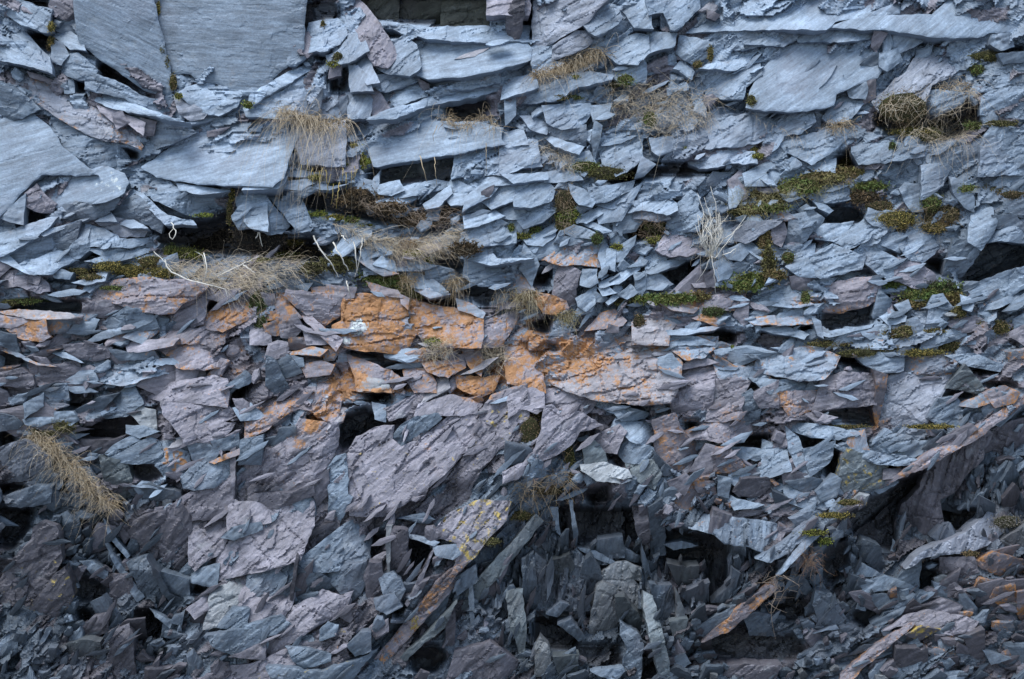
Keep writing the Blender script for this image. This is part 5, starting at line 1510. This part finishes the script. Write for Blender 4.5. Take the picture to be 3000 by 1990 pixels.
moss([(1945, 370, 24, 20, DK, OL), (2060, 340, 10, 14, DK, GR)], 'dark moss pockets below the plain blue-grey slab, upper right', 30)
moss([(1720, 485, 50, 14, OL, BR), (1790, 450, 60, 22, OL, BR), (1850, 430, 50, 20, OL, GR), (1900, 410, 60, 14, BR, OL), (1780, 480, 44, 10, GR, OL)], 'wide brown and green plant mat right of the white dead stems', 31, name='ground_plants', dens=.5, leaf=.014, cat='plants')
moss([(1950, 400, 50, 14, OL, BR), (2010, 430, 40, 12, OL, GR), (1990, 455, 40, 14, DK, BR)], 'brown turf strip at the right, above the brown moss lumps', 32, name='ground_plants', cat='plants', leaf=.014)
moss([(2070, 505, 44, 20, OL, YO), (2040, 480, 50, 16, DK, BR), (2090, 520, 36, 12, BR, YO)], 'left one of two hanging brown moss lumps on the right', 33, name='moss_lump')
moss([(2165, 500, 34, 36, DK, BR), (2150, 465, 24, 20, GR, OL), (2190, 495, 30, 26, DK, BR), (2160, 525, 36, 12, BR, YO)], 'right one of two hanging brown moss lumps on the right', 34, name='moss_lump')
moss([(2280, 440, 50, 12, OL, BR), (2340, 450, 30, 10, DK, BR), (2230, 435, 20, 10, OL, GR)], 'moss band under the slab on the right edge', 35)
moss([(1765, 565, 14, 50, OL, BR), (1775, 610, 16, 40, DK, OL), (1750, 640, 50, 10, OL, GR), (1720, 660, 50, 12, GR, OL), (1790, 635, 24, 12, OL, BR)], 'low green plants on the shadowed ledge right of centre', 36, name='ground_plants', cat='plants', leaf=.015)
moss([(1500, 690, 40, 10, GR, OL), (1560, 690, 46, 12, GR, OL), (1610, 685, 30, 10, OL, BR)], 'row of small green plants above the small bright orange plate', 37, name='ground_plants', cat='plants', leaf=.016)
moss([(1440, 700, 26, 10, DK, OL), (1475, 745, 14, 22, DK, BR), (1645, 720, 30, 12, DK, GR)], 'dark brown scraps of turf above the pinkish-white slab', 38, name='turf_clump', cat='turf')
moss([(1820, 595, 16, 14, BR, GR), (1690, 800, 4, 4, GR, YG), (1860, 690, 12, 20, GR, OL)], 'few small green sprouts above the lens-shaped slab', 39, name='ground_plants', cat='plants')
moss([(2070, 660, 50, 12, GR, OL), (2130, 680, 46, 14, OL, GR), (2180, 665, 40, 16, DK, GR), (2200, 690, 30, 14, OL, BR), (2110, 700, 30, 10, OL, BR)], 'green plant strip right of the black overhang face', 40, name='ground_plants', cat='plants', leaf=.015)
moss([(1910, 795, 50, 8, OL, BR), (1980, 815, 46, 10, DK, OL), (2050, 805, 50, 8, OL, BR), (2130, 815, 50, 9, OL, YO), (2200, 800, 44, 12, BR, OL), (2290, 755, 44, 18, OL, BR)], 'olive moss seam above the large flat lilac-grey slab', 41)
moss([(2060, 770, 26, 12, BR, OL), (2090, 765, 20, 16, (.2, .15, .09), OL), (2160, 765, 26, 8, OL, BR), (2215, 720, 20, 14, BR, OL)], 'brown turf bits on the layered right ledges', 42, name='turf_clump', cat='turf')
moss([(910, 650, 60, 14, OL, GR), (860, 640, 40, 10, DK, GR), (780, 610, 40, 20, DK, OL), (720, 620, 30, 16, DK, OL), (940, 680, 44, 12, DK, OL)], 'dark leafy turf above the orange lichen slab', 43, name='ground_plants', cat='plants', leaf=.013)
moss([(595, 700, 22, 30, DK, GR), (600, 745, 16, 20, DK, GR)], 'dark speckled turf left of the cracked purple slab', 44, name='ground_plants', cat='plants')
moss([(1000, 790, 20, 10, GR, YG), (970, 600, 26, 10, OL, YG), (955, 585, 24, 8, YG, OL)], 'green moss by the curly grass clump in the centre', 45)
moss([(1075, 575, 30, 14, DK, BR)], 'dry reddish-brown leaf scrap right of the middle turf ledge', 46, name='turf_clump', cat='turf', leaf=.02)
moss([(100, 1000, 36, 12, DK, OL), (150, 985, 30, 16, DK, OL), (110, 1030, 20, 10, OL, (.3, .24, .13))], 'dark mossy head of the diagonal straw band', 47)
moss([(1225, 1000, 26, 40, DK, BR), (1245, 960, 16, 20, DK, OL)], 'dark mossy cleft in the purple ridge right of centre', 48, name='turf_clump', cat='turf', dens=.6)
moss([(1315, 1060, 12, 40, DK, OL), (1260, 1130, 40, 14, BR, DK), (1200, 1190, 30, 12, OL, BR), (1130, 1250, 26, 10, DK, OL)], 'dark moss down the diagonal crack beside the tapering rib', 49)
moss([(1925, 1190, 40, 8, OL, YO), (1880, 1230, 30, 8, OL, YG), (1960, 1160, 30, 8, OL, BR), (1905, 1250, 16, 10, GR, YG)], 'green moss under the long straight ridge edge', 50)
moss([(2325, 1205, 34, 16, (.13, .12, .1), (.2, .18, .15)), (2240, 1278, 20, 7, BR, (.26, .19, .1))], 'speckled brown turf by the limb-like slab on the right edge', 51, name='turf_clump', cat='turf')
moss([(2150, 985, 60, 6, OL, YO), (1960, 985, 50, 5, OL, BR)], 'thin mossy seam below the large flat lilac-grey slab', 52)

# ------------------------------------------------------------------ slabs as objects, each named by its look and its neighbours
LAND = [(900, 380, 'the long hanging straw grass'), (1370, 320, 'the small turf hollow'), (1660, 200, 'the brownish tuft at the top centre'), (1900, 320, 'the wide straw tangle'),
        (2680, 350, 'the dark mossy turf'), (500, 130, 'the mossy crack at the top left'), (200, 130, 'the top left rubble crack'), (1320, 40, 'the dark square recess'), (920, 60, 'the dark purple cleft'),
        (700, 700, 'the black root hollow'), (1180, 640, 'the brown turf bank'), (1665, 620, 'the mossy column'), (2085, 660, 'the white dead stems'), (2640, 640, 'the brown moss lumps'),
        (1900, 680, 'the brown root patch'), (2900, 780, 'the black shade on the right edge'), (2540, 930, 'the black overhang face'), (1980, 880, 'the small green plant row'),
        (1080, 960, 'the orange slab with pale rosettes'), (1330, 960, 'the long flat orange slab'), (1420, 1130, 'the bright orange lump'), (1640, 870, 'the small orange ledge'), (1000, 760, 'the splayed white twigs'),
        (620, 800, 'the left twig tangle'), (300, 790, 'the olive moss crust'), (90, 960, 'the lichened block on the left edge'), (310, 1260, 'the maroon hollow'), (510, 1330, 'the slab with scrawl-like marks'),
        (230, 1380, 'the diagonal straw band'), (420, 1400, 'the dark smooth panel'), (1060, 1240, 'the root-filled cleft'), (1250, 1380, 'the biggest purple slab'), (1900, 1150, 'the pinkish-white slab'),
        (2120, 1150, 'the two upright mauve slabs'), (2510, 1220, 'the black triangular overhang'), (1870, 1260, 'the rounded white stone'), (2050, 1330, 'the rust-edged slab'), (1770, 1390, 'the white layered plate'),
        (1620, 1430, 'the brown dead grass crack'), (2500, 1500, 'the long straight ridge edge'), (2680, 1480, 'the tall brownish-purple slab'), (1130, 1600, 'the dark slots'), (1330, 1720, 'the tapering orange-crested rib'),
        (1840, 1720, 'the pale hunched stone'), (1980, 1850, 'the long pale green-grey rib'), (2170, 1800, 'the slender orange-brown rib'), (2330, 1580, 'the two pale slats'), (2270, 1720, 'the grey root knot'),
        (430, 1840, 'the black cave at lower left'), (100, 1720, 'the big reddish-purple corner slab'), (500, 1620, 'the tall dark purple slab'), (900, 1580, 'the smooth plain grey slab'), (2850, 1560, 'the limb-like slab'),
        (2800, 1830, 'the folded slab of the lower right'), (1150, 520, 'the smooth dark shaded slab'), (2350, 1150, 'the layered slab by the black notch')]
LP = np.array([(a, b) for a, b, _ in LAND]); used = set()
def side(dx, dy):
    if abs(dx) > 2.2 * abs(dy): return 'right of' if dx > 0 else 'left of'
    if abs(dy) > 2.2 * abs(dx): return 'below' if dy > 0 else 'above'
    return ('below' if dy > 0 else 'above') + (' and right of' if dx > 0 else ' and left of')
def describe(d):
    tone = 'dark' if d['tone'] <= 3.2 else 'pale' if d['tone'] >= 6.6 else 'mid-toned'
    colr = {'b': 'blue-grey', 'p': 'purple', 'm': 'lilac-grey', 'g': 'greenish-grey', 'k': 'cream-grey', 'v': 'olive-grey'}[d['kind']]
    w, h = d['w'], d['h']
    shp = 'flat wide' if w > 2.6 * h else 'upright narrow' if h > 2.0 * w else 'blocky' if .7 < w / h < 1.5 else 'slanting'
    siz = 'large ' if d['A'] > 26000 else 'small ' if d['A'] < 6500 else ''
    ex = ' with orange lichen' if d['lich'] >= .25 else ' with yellow lichen' if d['yel'] >= .25 else ''
    what = 'recessed face' if d['rec'] else 'slab' if d['A'] > 7000 else 'piece'
    head = f"{siz}{tone} {shp} {colr} {what}{ex}"
    v = d['c'] - LP; o = np.argsort((v ** 2).sum(1))
    for tries in range(1, 5):
        a = f"{side(*v[o[0]])} {LAND[o[0]][2]}"
        if tries == 1: s = f"{head}, {a}"
        else:
            k = o[tries - 1]; s = f"{head}, {a}, {side(*v[k])} {LAND[k][2]}"
        if len(s.split()) <= 16 and s not in used: return s
    return f"{siz}{tone} {colr} {what}{ex}, {side(*v[o[0]])} {LAND[o[0]][2]}"
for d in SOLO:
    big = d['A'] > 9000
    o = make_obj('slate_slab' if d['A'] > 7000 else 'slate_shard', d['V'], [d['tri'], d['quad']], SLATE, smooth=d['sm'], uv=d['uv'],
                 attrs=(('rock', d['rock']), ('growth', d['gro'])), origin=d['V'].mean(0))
    s = d['label'] or describe(d)
    if s in used:
        for alt in ('lower', 'further', 'nearer', 'other'):
            if f"{alt} {s}" not in used: s = f"{alt} {s}"; break
    s = ' '.join(s.split()[:16]); used.add(s); o['kind'] = 'thing'
    tag(o, s, 'slate slab' if d['A'] > 7000 else 'slate piece', 'slate slabs of the rock face' if d['A'] > 7000 else 'smaller slate pieces of the rock face')
